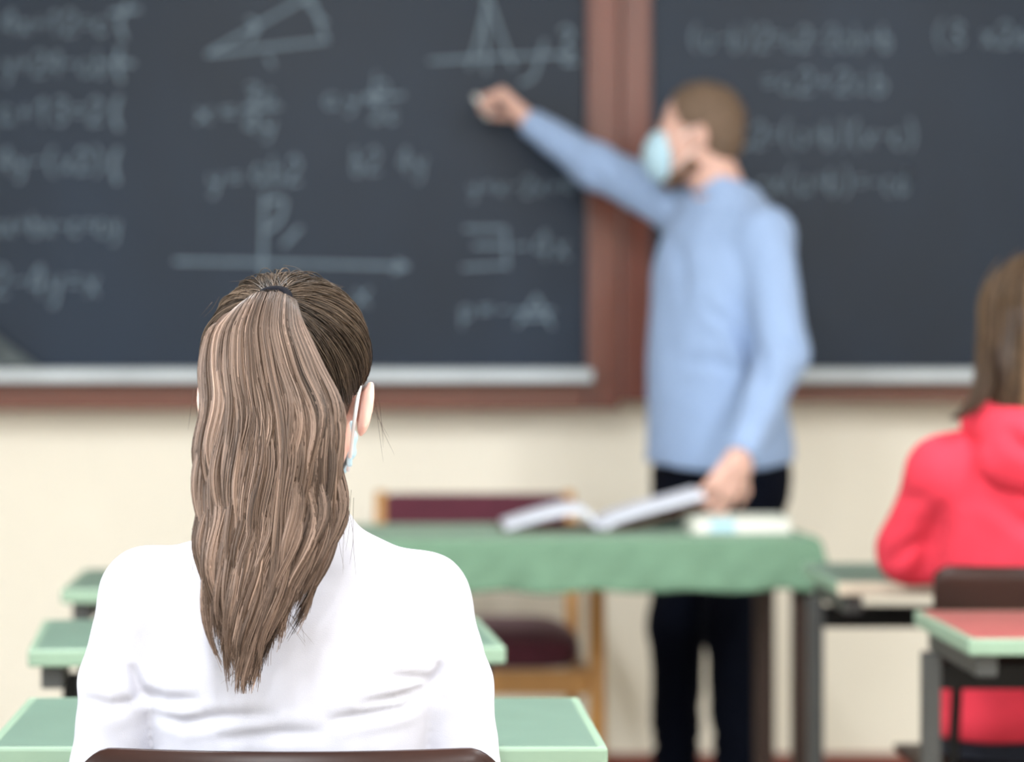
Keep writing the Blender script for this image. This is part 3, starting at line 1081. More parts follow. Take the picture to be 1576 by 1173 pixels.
for z0, z1, y0, y1 in ((0.60, 0.69, 0.237, 0.248), (0.69, 0.765, 0.248, 0.270)):
    v.cone((-0.216, y0, z0), (0.216, y0, z0), 0.018, 0.018, 0.005)
for i in range(9):
    s_ = i / 8
    zc = 0.60 + 0.172 * s_
    v.cone((-0.216, 0.237 + 0.033 * s_, zc), (0.216, 0.237 + 0.033 * s_, zc), 0.017, 0.017, 0.012)
vol_obj('back_pad', v, M['burgundy'], ac, 3)


# ================================================================== the teacher
def person(label, base):
    t = thing('person', label, 'person', base)
    WORLD.add(t.name)
    return t


TE = person('man in light blue shirt and face mask pointing at the chalkboard', (0.86, 6.70, 0))
RT = frame((-0.82, -0.57))
TO = np.array([0.872, 6.70, 0.0])                       # torso axis on the floor


def tl(x, y, z):
    return TO + RT @ np.array([x, y, z])


RH = frame((-0.955, 0.30), 0.03)
HO = P(1076, 207, 6.72)
r_sh, r_el, r_wr = P(1046, 318, 6.87), P(918, 256, 7.02), P(812, 186, 7.13)
l_sh, l_el, l_wr = P(1178, 360, 6.56), P(1206, 545, 6.46), P(1141, 698, 6.25)
r_hip, l_hip = tl(0.085, 0, 0.90), tl(-0.085, 0, 0.90)
r_kn, l_kn = P(1042, 960, 6.74), P(1128, 960, 6.60)
r_an, l_an = P(1040, 1215, 6.80), P(1137, 1215, 6.64)
r_y = np.array([-0.62, 0.16, 0.60])
r_z = np.array([0.62, 0.10, 0.62])
l_y = np.array([-0.55, -0.16, -0.78])
l_z = np.array([0.42, -0.88, 0.05])

v = Vol((0.20, 6.05, 0.0), (1.22, 7.30, 1.86), 0.0046)
hq = sdf_head(v, HO, RH)
v.cone(hq(0, -0.022, -0.06), tl(0, -0.02, 1.52), 0.057, 0.062, 0.03)
TOR = [(0.80, 0, 0, 0.12, 0.10), (0.92, 0, 0, 0.150, 0.118), (1.05, 0, 0.01, 0.142, 0.118), (1.25, 0, 0.01, 0.158, 0.115),
       (1.40, 0, 0, 0.165, 0.105), (1.50, 0, -0.01, 0.10, 0.07), (1.54, 0, -0.015, 0.06, 0.055)]
v.loft(TOR, RT, TO, 0.03)
for sh, el, wr in ((r_sh, r_el, r_wr), (l_sh, l_el, l_wr)):
    v.cone(tl(0, -0.01, 1.47), sh, 0.055, 0.052, 0.04)
    v.chain([sh, el, wr], [0.052, 0.040, 0.027], 0.02)
for hp, kn, an in ((r_hip, r_kn, r_an), (l_hip, l_kn, l_an)):
    v.chain([hp, kn, an], [0.085, 0.055, 0.04], 0.03)
    v.cone(an, an + RT @ np.array([0, 0.14, -0.02]), 0.035, 0.03, 0.02)
r_tips = sdf_hand(v, r_wr + r_y / np.linalg.norm(r_y) * 0.012, r_y, r_z, +1, 1.04, curl=(1.05, 1.25, 0.7), index=(0.75, 1.05, 0.55), thumb=(0.45, 0.75), pinch=0.25)
l_tips = sdf_hand(v, l_wr + np.array([0, 0, -0.012]), l_y, l_z, -1, 1.08, curl=(0.25, 0.6, 0.45), index=(0.2, 0.5, 0.3), thumb=(0.85, 0.05), spread=0.10)
vol_obj('body', v, M['skin_m'], TE, 2)

# shirt
v = Vol((0.34, 6.20, 0.82), (1.24, 7.24, 1.86), 0.0052)
SH = [(0.80, -0.01, 0.005, 0.188, 0.165), (0.90, -0.01, 0.005, 0.186, 0.162), (1.05, 0, 0.008, 0.176, 0.150), (1.20, 0, 0.006, 0.178, 0.143),
      (1.36, 0, -0.002, 0.186, 0.132), (1.45, 0, -0.01, 0.168, 0.108), (1.51, 0, -0.018, 0.112, 0.088), (1.555, 0, -0.02, 0.078, 0.075)]
v.loft(SH, RT, TO, 0.03)
v.cone(tl(0, -0.02, 1.485), r_sh, 0.066, 0.064, 0.05)
v.cone(tl(0, -0.02, 1.485), l_sh, 0.066, 0.060, 0.05)
v.chain([r_sh, r_el, r_wr], [0.068, 0.056, 0.036], 0.035)
v.chain([l_sh, l_el, l_wr], [0.063, 0.058, 0.040], 0.028)
da = (r_wr - r_el) / np.linalg.norm(r_wr - r_el)
v.plane(r_wr - da * 0.004, da)
# left cuff: cut only around the wrist
db = (l_wr - l_el) / np.linalg.norm(l_wr - l_el)
c0 = l_wr + db * 0.002
v.cone(c0 + db * 0.055, c0 + db * 0.12, 0.055, 0.055, 0.004, 's')
# shirt tail: lower in the middle, higher at the side seams
v.put(lambda X, Y, Z: Z - (0.868 + 0.10 * ((X - 0.852) ** 2) / 0.17 + 0 * Y) + 0 * Y, v.lo, (1.24, 7.24, 0.93), 0.003, 's')
v.cone(hq(0, -0.012, -0.09), tl(0, -0.005, 1.60), 0.060, 0.062, 0.006, 's')
v.cone(tl(0, 0.0, 1.53), tl(0, -0.005, 1.66), 0.064, 0.066, 0.006, 's')
folds_t = [([P(1120, 430, 6.5), P(1142, 500, 6.5), P(1163, 560, 6.5), P(1150, 640, 6.5)], 0.010, 0.016),
           ([P(1085, 470, 6.5), P(1125, 500, 6.5), P(1160, 545, 6.5)], 0.007, 0.012),
           ([P(1050, 560, 6.5), P(1100, 555, 6.5), P(1150, 580, 6.5)], 0.006, 0.014),
           ([P(1215, 355, 6.5), P(1232, 392, 6.5), P(1240, 430, 6.5)], 0.009, 0.012),
           ([P(1185, 520, 6.5), P(1215, 540, 6.5), P(1240, 545, 6.5)], 0.006, 0.010),
           ([P(1180, 560, 6.5), P(1210, 585, 6.5)], 0.006, 0.010),
           ([P(1035, 330, 6.5), P(1060, 400, 6.5), P(1058, 480, 6.5)], 0.005, 0.012),
           ([P(905, 250, 6.9), P(930, 285, 6.9)], 0.005, 0.010), ([P(990, 300, 6.8), P(1015, 335, 6.8)], 0.007, 0.010)]


def crease(V, N, folds, side):
    """grooves with a soft ridge beside them, on the side of the body facing `side`"""
    out = np.zeros(len(V))
    face = np.clip((N @ np.array(side)) * 1.6, 0, 1)
    q = V.copy()
    for path, dep, wid in folds:
        p = np.array(path)
        # compare in the plane across the viewing side
        a = q[:, [0, 2]] * (p[:, 1].mean() / np.maximum(q[:, 1:2], 0.1)) if False else q[:, [0, 2]]
        b2 = p[:, [0, 2]]
        cum = np.r_[0, np.cumsum(np.linalg.norm(np.diff(b2, axis=0), axis=1))]
        d, tp = np.full(len(a), 9.0), np.zeros(len(a))
        for s0, (e0, e1) in enumerate(zip(b2[:-1], b2[1:])):
            ab = e1 - e0
            t_ = np.clip(((a - e0) @ ab) / (ab @ ab + 1e-12), 0, 1)
            dd = np.linalg.norm(a - e0 - t_[:, None] * ab, axis=1)
            m_ = dd < d
            d = np.where(m_, dd, d)
            tp = np.where(m_, (cum[s0] + t_ * np.linalg.norm(ab)) / cum[-1], tp)
        tap = np.sin(np.clip(tp, 0.0, 1) * math.pi) ** 0.7    # folds run out at both ends
        out += (-dep * np.exp(-(d / wid) ** 2) + 0.4 * dep * np.exp(-((d - 2.2 * wid) / (1.3 * wid)) ** 2)) * face * tap
    return out


def disp_t(V, N):
    n = 0.0035 * vnoise(V * np.array([11, 11, 7.0]), 1) + 0.002 * vnoise(V * np.array([26, 26, 15.0]), 2)
    return n + crease(V, N, folds_t, (-0.2, -0.97, 0))


sh_o = vol_obj('shirt', v, M['blue_shirt'], TE, 2, disp_t)
# stand collar
v = Vol((0.70, 6.50, 1.48), (1.02, 6.90, 1.68), 0.0045)
cR = frame((-0.85, -0.45), -0.28)
cO = tl(0, -0.018, 1.538)
v.loft([(-0.02, 0, 0, 0.079, 0.078), (0.012, 0, 0, 0.073, 0.073), (0.034, 0, 0, 0.070, 0.070)], cR, cO, 0.004, n=2.0)
v.cone(cO - cR[:, 2] * 0.06, cO + cR[:, 2] * 0.1, 0.0645, 0.064, 0.003, 's')
vol_obj('collar', v, M['blue_shirt'], TE, 2)
# trousers
v = Vol((0.55, 6.40, 0.03), (1.12, 7.02, 1.0), 0.0055)
v.loft([(0.80, -0.01, 0, 0.162, 0.138), (0.88, -0.01, 0, 0.168, 0.142), (0.98, -0.01, 0.0, 0.15, 0.13)], RT, TO, 0.04)
v.chain([r_hip + np.array([0, 0, -0.07]), r_kn, r_an + np.array([0, 0, 0.03]), r_an + np.array([0, 0, -0.015])], [0.112, 0.068, 0.056, 0.062], 0.025)
v.chain([l_hip + np.array([0, 0, -0.07]), l_kn, l_an + np.array([0, 0, 0.03]), l_an + np.array([0, 0, -0.015])], [0.112, 0.070, 0.057, 0.062], 0.025)
v.plane((0, 0, 0.045), (0, 0, -1))
vol_obj('trousers', v, M['trousers'], TE, 2, lambda V, N: 0.004 * vnoise(V * np.array([14, 14, 22.0]), 5) + 0.004 * np.exp(-((V[:, 2] - 0.16) / 0.07) ** 2) * np.sin(V[:, 2] * 160 + V[:, 0] * 30))
for an in (r_an, l_an):
    v = Vol(an + np.array([-0.26, -0.26, -0.12]), an + np.array([0.2, 0.2, 0.1]), 0.006)
    fz = -an[2]
    v.cone(an + RT @ np.array([0, -0.02, fz + 0.045]), an + RT @ np.array([0, 0.15, fz + 0.035]), 0.045, 0.04, 0.02, flat=(np.array([0, 0, 1.0]), 1.0))
    v.cone(an + RT @ np.array([0, -0.01, fz + 0.05]), an + np.array([0, 0, 0.02]), 0.045, 0.043, 0.02)
    v.plane((0, 0, 0.002), (0, 0, -1))
    vol_obj('shoe', v, M['shoe'], TE, 2)
# short hair
v = Vol(HO - 0.16, HO + 0.17, 0.004)
RHx = RH
v.ell(hq(0, -0.012, 0.037), (0.083, 0.103, 0.092), RHx, 0.01)
v.ell(hq(0, -0.050, -0.018), (0.066, 0.058, 0.062), RHx, 0.03)
v.plane(hq(0, 0.060, 0.075), RHx @ np.array([0, 0.94, -0.35]), 0.02)
v.plane(hq(0, -0.03, -0.066), RHx @ np.array([0, 0.15, -1.0]), 0.012)
v.put(lambda X, Y, Z: np.maximum(-((X - HO[0]) * RHx[0, 1] + (Y - HO[1]) * RHx[1, 1] + 0.000),
                                 ((Z - HO[2]) - 0.012 + 0 * X)), v.lo, v.lo + v.h * v.n, 0.016, 's')
vol_obj('hair', v, M['hair_short'], TE, 2, lambda V, N: 0.002 * vnoise(V * 120, 3) + 0.002 * vnoise(V * 45, 4))
# beard along the jaw
v = Vol(HO - 0.16, HO + 0.16, 0.004)
for sx in (-1, 1):
    v.chain([hq(sx * 0.062, 0.004, -0.035), hq(sx * 0.054, 0.006, -0.075), hq(sx * 0.022, 0.066, -0.108), hq(0, 0.080, -0.112)], [0.010, 0.017, 0.019, 0.019], 0.012)
vol_obj('beard', v, M['beard'], TE, 2, lambda V, N: 0.0015 * vnoise(V * 150, 3))


def eyes(q, R, s, parent, brow):
    for sx in (-1, 1):
        c = q(sx * 0.031, 0.0895, 0.002)
        v = Vol(c - 0.016, c + 0.016, 0.0014)
        v.ell(c, np.array([0.0105, 0.0075, 0.0058]) * s, R, 0.001)
        e = vol_obj('eye', v, M['eye'], parent, 1)
        a, b = q(sx * 0.031, 0.0960, 0.002), q(sx * 0.031, 0.0974, 0.002)
        MB().tube([tuple(a), tuple(b)], 0.0042 * s, 12).build('iris', M['tie'], e)
        MB().tube(smooth_path([q(sx * 0.014, 0.0985, 0.017), q(sx * 0.030, 0.0965, 0.022), q(sx * 0.047, 0.0865, 0.018)], 4), 0.0028 * s, 6).build('eyebrow', brow, parent, True)


eyes(hq, RH, 1.0, TE, M['beard'])


def face_mask(v, q, R, s=1.0, out=0.0, zc=-0.050, rz=0.072):
    """pleated mask shell over nose, mouth and chin"""
    v.ell(q(0, 0.072 + out, zc), np.array([0.066, 0.064, rz]) * s, R, 0.006)
    v.ell(q(0, 0.050, zc), np.array([0.061, 0.066, rz + 0.004]) * s, R, 0.004, 's')
    v.plane(q(0, 0.050, 0), R @ np.array([0, -1.0, 0]), 0.003)


v = Vol(HO - 0.19, HO + 0.17, 0.003)
face_mask(v, hq, RH, 1.0, 0.006)
mk = vol_obj('face_mask', v, M['mask'], TE, 2, lambda V, N: 0.0012 * np.sin((V[:, 2] - HO[2]) * 330))
for sx in (-1, 1):
    for za, zb in ((-0.015, 0.012), (-0.085, -0.035)):
        o = MB().tube(smooth_path([hq(sx * 0.060, 0.052, za), hq(sx * 0.074, 0.02, (za + zb) / 2), hq(sx * 0.082, -0.012, zb), hq(sx * 0.084, -0.034, -0.012)], 4), 0.0016, 6)
        o.build('ear_loop', M['loop'], mk, True)

# stick of chalk between thumb and forefinger
ct = (r_tips[0] * 0.5 + r_tips[4] * 0.5)
ch = thing('chalk', "short stick of white chalk held in the teacher's raised hand", 'chalk', tuple(ct))
cd = P(722, 132, 7.26) - ct
cd = cd / np.linalg.norm(cd)
MB().tube([tuple(-cd * 0.012), tuple(cd * 0.076), tuple(cd * 0.080)], [0.0075, 0.0075, 0.005], 12).build('stick', M['chalk'], ch, True)

# ================================================================== the girl in white
GW = person('girl with a long brown ponytail in a white top, seen from behind', (-0.08, 2.95, 0))
RG = frame((0.14, 0.99), -0.02)
RB_ = np.eye(3)
GO = np.array([-0.078, 2.955, 0.0])
GH = P(447, 603, 2.99)


def gl(x, y, z):
    return GO + np.array([x, y, z])


g_sh = [P(228, 916, 2.955), P(650, 924, 2.955)]
g_el = [P(176, 1188, 2.965), P(702, 1190, 2.965)]
g_wr = [gl(-0.08, 0.33, 0.785), gl(0.09, 0.33, 0.785)]
HS = 0.945
v = Vol((-0.36, 2.70, 0.0), (0.22, 3.50, 1.33), 0.0044)
ghq = sdf_head(v, GH, RG, HS, True)
v.cone(ghq(0, -0.02, -0.06), gl(0, 0.0, 0.985), 0.050, 0.054, 0.03)
v.loft([(0.47, 0, 0, 0.14, 0.10), (0.62, 0, 0.01, 0.122, 0.09), (0.80, 0, 0.01, 0.130, 0.085), (0.90, 0, 0, 0.135, 0.08),
        (0.95, 0, 0, 0.08, 0.055), (1.0, 0, 0, 0.048, 0.045)], RB_, GO, 0.03)
for i in (0, 1):
    v.cone(gl(0, 0, 0.950), g_sh[i], 0.036, 0.034, 0.03)
    v.chain([g_sh[i], g_el[i], g_wr[i]], [0.036, 0.033, 0.024], 0.02)
    sx = (-1, 1)[i]
    hip, kn, an = gl(sx * 0.085, 0.02, 0.527), gl(sx * 0.10, 0.44, 0.50), gl(sx * 0.10, 0.42, 0.07)
    v.chain([hip, kn, an], [0.06, 0.046, 0.034], 0.03)
    v.cone(an, an + np.array([0, 0.09, -0.032]), 0.026, 0.022, 0.02)
    sdf_hand(v, g_wr[i] + np.array([0, 0.012, 0]), (-sx * 0.35, 1, -0.05), (0, 0.05, 1), -sx, 0.92, curl=(0.15, 0.25, 0.2), thumb=(0.8, 0.1))
vol_obj('body', v, M['skin_f'], GW, 2)

# white top
v = Vol((-0.36, 2.74, 0.48), (0.22, 3.32, 1.07), 0.0036)
v.loft([(0.46, 0, 0.01, 0.172, 0.128), (0.62, 0, 0.012, 0.146, 0.108), (0.75, 0, 0.01, 0.150, 0.105), (0.85, 0, 0.005, 0.163, 0.107),
        (0.905, 0, 0, 0.160, 0.100), (0.945, 0, 0, 0.140, 0.078), (0.968, 0, 0, 0.112, 0.068), (0.99, 0, 0, 0.080, 0.062), (1.016, 0, 0.004, 0.060, 0.056)], RB_, GO, 0.02)
for i in (0, 1):
    v.cone(gl(0, 0, 0.950), g_sh[i] + np.array([0, 0, 0.002]), 0.048, 0.048, 0.03)
    mid = (g_sh[i] + g_el[i]) / 2 + np.array([(-0.006, 0.008)[i], 0, 0])
    v.chain([g_sh[i], mid], [0.050, 0.051], 0.016)
    v.chain([mid, g_el[i]], [0.051, 0.047], 0.006)
    v.chain([g_el[i], g_wr[i]], [0.046, 0.031], 0.012)
    d = (g_wr[i] - g_el[i]) / np.linalg.norm(g_wr[i] - g_el[i])
    v.cone(g_wr[i] + d * 0.055, g_wr[i] + d * 0.1, 0.05, 0.05, 0.004, 's')
v.cone(gl(0, 0.004, 0.99), gl(0, 0.01, 1.12), 0.054, 0.058, 0.004, 's')
W = 2.86
folds_g = [([P(x, y, W) for x, y in ((196, 1030), (204, 1058), (212, 1080), (232, 1092))], 0.008, 0.006),
           ([P(x, y, W) for x, y in ((212, 1072), (250, 1085), (310, 1080))], 0.005, 0.006),
           ([P(x, y, W) for x, y in ((225, 1108), (280, 1118), (340, 1105), (430, 1100))], 0.0045, 0.006),
           ([P(x, y, W) for x, y in ((500, 1112), (560, 1103), (620, 1095), (662, 1072))], 0.005, 0.006),
           ([P(x, y, W) for x, y in ((545, 1085), (610, 1078), (668, 1060))], 0.0045, 0.005),
           ([P(x, y, W) for x, y in ((600, 1045), (640, 1050), (676, 1052))], 0.004, 0.005),
           ([P(x, y, W) for x, y in ((330, 1140), (420, 1130), (500, 1128))], 0.004, 0.007),
           ([P(x, y, W) for x, y in ((682, 1025), (676, 1050), (664, 1075))], 0.007, 0.006),
           ([P(x, y, W) for x, y in ((115, 1090), (165, 1098), (215, 1086))], 0.004, 0.007),
           ([P(x, y, W) for x, y in ((640, 868), (672, 905), (690, 975), (684, 1030))], 0.003, 0.005),
           ([P(x, y, W) for x, y in ((196, 868), (182, 930), (186, 1000), (196, 1030))], 0.003, 0.005)]
vol_obj('white_top', v, M['white_shirt'], GW, 2,
        lambda V, N: crease(V, N, folds_g, (0, -1, 0)) + 0.0014 * vnoise(V * np.array([16, 16, 30.0]), 8) + 0.0008 * vnoise(V * 48, 9))
# jeans and shoes under the desk
v = Vol((-0.32, 2.80, 0.03), (0.18, 3.56, 0.66), 0.007)
v.loft([(0.452, 0, 0.01, 0.165, 0.12), (0.55, 0, 0.01, 0.165, 0.12), (0.60, 0, 0.01, 0.14, 0.10)], RB_, GO, 0.03)
for sx in (-1, 1):
    hip, kn, an = gl(sx * 0.085, 0.02, 0.530), gl(sx * 0.10, 0.44, 0.51), gl(sx * 0.10, 0.42, 0.07)
    v.chain([hip, kn, an], [0.080, 0.062, 0.05], 0.03)
v.plane((0, 0, 0.06), (0, 0, -1))
vol_obj('jeans', v, M['jeans'], GW, 2, lambda V, N: 0.002 * vnoise(V * 22, 5))


def shoe(an, parent, fwd=0.11):
    v = Vol(an + np.array([-0.09, -0.12, -0.09]), an + np.array([0.09, 0.22, 0.06]), 0.006)
    v.cone((an[0], an[1] - 0.03, 0.044), (an[0], an[1] + fwd + 0.03, 0.036), 0.042, 0.036, 0.02)
    v.cone((an[0], an[1] - 0.01, 0.05), (an[0], an[1] - 0.01, 0.085), 0.042, 0.042, 0.02)
    v.plane((0, 0, 0.002), (0, 0, -1))
    vol_obj('shoe', v, M['shoe'], parent, 2)


for sx in (-1, 1):
    shoe(gl(sx * 0.10, 0.42, 0.07), GW)
# mask with ear loops
v = Vol(GH - 0.18, GH + 0.2, 0.003)
face_mask(v, ghq, RG, 0.96, 0.0, -0.062, 0.058)
gm = vol_obj('face_mask', v, M['mask'], GW, 2, lambda V, N: 0.0012 * np.sin((V[:, 2] - GH[2]) * 330))
for sx in (-1, 1):
    MB().tube(smooth_path([ghq(sx * 0.062, 0.052, -0.006), ghq(sx * 0.076, 0.012, 0.010), ghq(sx * 0.086, -0.022, 0.016), ghq(sx * 0.0845, -0.040, -0.006),
                           ghq(sx * 0.080, -0.036, -0.032), ghq(sx * 0.073, -0.012, -0.062), ghq(sx * 0.064, 0.03, -0.086), ghq(sx * 0.060, 0.048, -0.094)], 6),
              0.0022, 7).build('ear_loop', M['loop'], gm, True)
    # folded pleat end of the mask on the cheek
    MB().box(ghq(sx * 0.066, 0.02, -0.060) - np.array([0.003, 0.010, 0.026]), ghq(sx * 0.066, 0.02, -0.060) + np.array([0.003, 0.014, 0.024]), 0.002).build('pleat_end', M['mask'], gm)


eyes(ghq, RG, HS, GW, M['hair_dark'])


# ------------------------------------------------------------------ her hair
def cap_sdf_params(q, s):
    return [(q(0, -0.012, 0.037), np.array([0.093, 0.109, 0.094]) * s), (q(0, -0.050, -0.022), np.array([0.070, 0.060, 0.062]) * s)]


def cap_radius(dirs, c0, els, R):
    """distance from c0 along each direction to the outside of the cap"""
    r = np.zeros(len(dirs))
    dl = dirs @ R
    for c, rad in els:
        ol = (c0 - c) @ R
        A = (dl ** 2 / rad ** 2).sum(1)
        B = 2 * (dl * ol / rad ** 2).sum(1)
        Cc = (ol ** 2 / rad ** 2).sum() - 1
        D = B * B - 4 * A * Cc
        t = np.where(D > 0, (-B + np.sqrt(np.maximum(D, 0))) / (2 * A), 0)
        r = np.maximum(r, t)
    return r


rng = np.random.default_rng(11)
els = cap_sdf_params(ghq, HS)
v = Vol(GH - 0.16, GH + 0.16, 0.0035)
for c, rad in els:
    v.ell(c, rad - 0.002, RG, 0.02)
v.plane(ghq(0, 0.058, 0.06), RG @ np.array([0, 0.97, -0.2]), 0.01)
v.plane(ghq(0, 0, -0.072), RG @ np.array([0, 0.25, -1.0]), 0.008)
v.put(lambda X, Y, Z: np.maximum(-((X - GH[0]) * RG[0, 1] + (Y - GH[1]) * RG[1, 1] + 0.028 + 0.45 * (Z - GH[2])),
                                 (Z - GH[2]) - 0.020 + 0 * X + 0 * Y), v.lo, v.lo + v.h * v.n, 0.012, 's')
vol_obj('hair', v, M['hair_dark'], GW, 2)

TIE = P(420, 456, 2.902)
c0 = ghq(0, -0.015, 0.02)


def unit(a):
    return a / np.linalg.norm(a, axis=-1, keepdims=True)


def swept(n, seed):
    """strands lying on the head, from the hairline to the tie"""
    r = np.random.default_rng(seed)
    th = r.uniform(0, 2 * math.pi, n)
    dl = 2 * math.pi / 84                              # combed into locks
    ti = np.floor(th / dl)
    th = (ti + 0.5) * dl + (th - (ti + 0.5) * dl) * 0.6
    # hairline as a closed ring of local directions around the head: forehead high, over the ears, low nape
    hl = np.array([(0, .072, .088), (.045, .068, .075), (.074, .040, .045), (.084, .004, .024), (.083, -.034, .006), (.070, -.056, -.030), (.045, -.082, -.058),
                   (0, -.092, -.066), (-.045, -.082, -.058), (-.070, -.056, -.030), (-.083, -.034, .006), (-.084, .004, .024), (-.074, .040, .045), (-.045, .068, .075)])
    k = len(hl)
    x = th / (2 * math.pi) * k
    i0 = np.floor(x).astype(int) % k
    i1 = (i0 + 1) % k
    f = (x - np.floor(x))[:, None]
    loc = hl[i0] * (1 - f) + hl[i1] * f
    w0 = (loc * HS) @ RG.T + GH
    d0 = unit(w0 - c0 + r.normal(0, 0.002, w0.shape))
    td = unit(TIE - c0)
    jt = r.normal(0, 0.045, (n, 3))
    d1 = unit(td + jt)
    st = r.uniform(0, 1, n) ** 1.6 * 0.75               # many start further up, so the whole skull is covered
    T = np.linspace(0, 1, 18)
    tt = st[:, None] + (1 - st[:, None]) * T[None]
    om = np.arccos(np.clip((d0 * d1).sum(1), -1, 1))
    so = np.sin(om)[:, None]
    D = (np.sin((1 - tt) * om[:, None]) / so)[..., None] * d0[:, None] + (np.sin(tt * om[:, None]) / so)[..., None] * d1[:, None]
    D = unit(D + 0.018 * np.sin(tt * 9 + r.uniform(0, 6, n)[:, None])[..., None] * np.cross(D, td))
    rr = cap_radius(D.reshape(-1, 3), c0, els, RG).reshape(n, -1)
    lift = r.gamma(1.6, 0.0014, n)[:, None] * np.sin(T * math.pi)[None] ** 0.7 + 0.0006
    lift = lift + 0.0045 * np.clip(vnoise(np.c_[ti * 0.9, st * 0, st * 0], 21), -0.3, 1)[:, None] * np.sin(np.clip(tt, 0, 1) * math.pi)
    return c0 + D * (rr + lift)[..., None], th, tt


pth, th, tt = swept(5200, 5)
cl_n = vnoise(np.c_[np.floor(th / (2 * math.pi / 84)) * 0.9, th * 0, th * 0], 31)
br = np.clip(0.78 + 0.40 * cl_n + rng.normal(0, 0.22, len(th)), 0.35, 1.5)
base = np.array([0.060, 0.040, 0.028])
light = np.array([0.19, 0.135, 0.095])
mixv = np.clip(0.10 + 0.25 * rng.random(len(th)) + 0.25 * cl_n, 0, 0.8)[:, None]
tint = (base * (1 - mixv) + light * mixv) * br[:, None]
o = strands('swept_hair', pth, np.full(len(th), 0.00062) * rng.uniform(0.7, 1.25, len(th)), tint, M['hair_long'], GW, 0.3)

# hair tie
b = MB()
tdir = unit(TIE - c0)
e1 = unit(np.cross(tdir, np.array([0, 0, 1.0])))
e2 = np.cross(e1, tdir)
ring = [TIE - tdir * 0.004 + (e1 * math.cos(a) * 0.016 + e2 * math.sin(a) * 0.014) for a in np.linspace(0, 2 * math.pi, 25)]
b.tube(ring, 0.0055, 8, False)
b.build('hair_tie', M['tie'], GW, True)

# ponytail: centre line, half width, half depth
PT = np.array([(420, 457, 2.902, 36, 0.014), (414, 463, 2.884, 46, 0.017), (404, 478, 2.868, 60, 0.021), (396, 508, 2.858, 76, 0.026), (403, 563, 2.850, 94, 0.030),
               (415, 625, 2.843, 107, 0.034), (416, 695, 2.834, 112, 0.036), (416, 790, 2.824, 116, 0.036), (409, 850, 2.812, 107, 0.032), (398, 925, 2.803, 88, 0.026),
               (388, 990, 2.800, 68, 0.019), (386, 1030, 2.800, 54, 0.013), (383, 1066, 2.800, 42, 0.010)])
PT = smooth_path(PT * np.array([1, 1, 1000, 1, 1000]), 5) / np.array([1, 1, 1000, 1, 1000])
ctr = np.array([P(a, b_, c) for a, b_, c, _, _ in PT])
hw = PT[:, 3] * PT[:, 2] / F
hd = PT[:, 4]
sl = np.r_[0, np.cumsum(np.linalg.norm(np.diff(ctr, axis=0), axis=1))]
LEN = sl[-1]


def tail_at(t):
    s_ = np.clip(t, 0, 1) * LEN
    c = np.stack([np.interp(s_, sl, ctr[:, k]) for k in range(3)], -1)
    return c, np.interp(s_, sl, hw), np.interp(s_, sl, hd)


def sstep(a, b_, x):
    x = np.clip((x - a) / (b_ - a), 0, 1)
    return x * x * (3 - 2 * x)


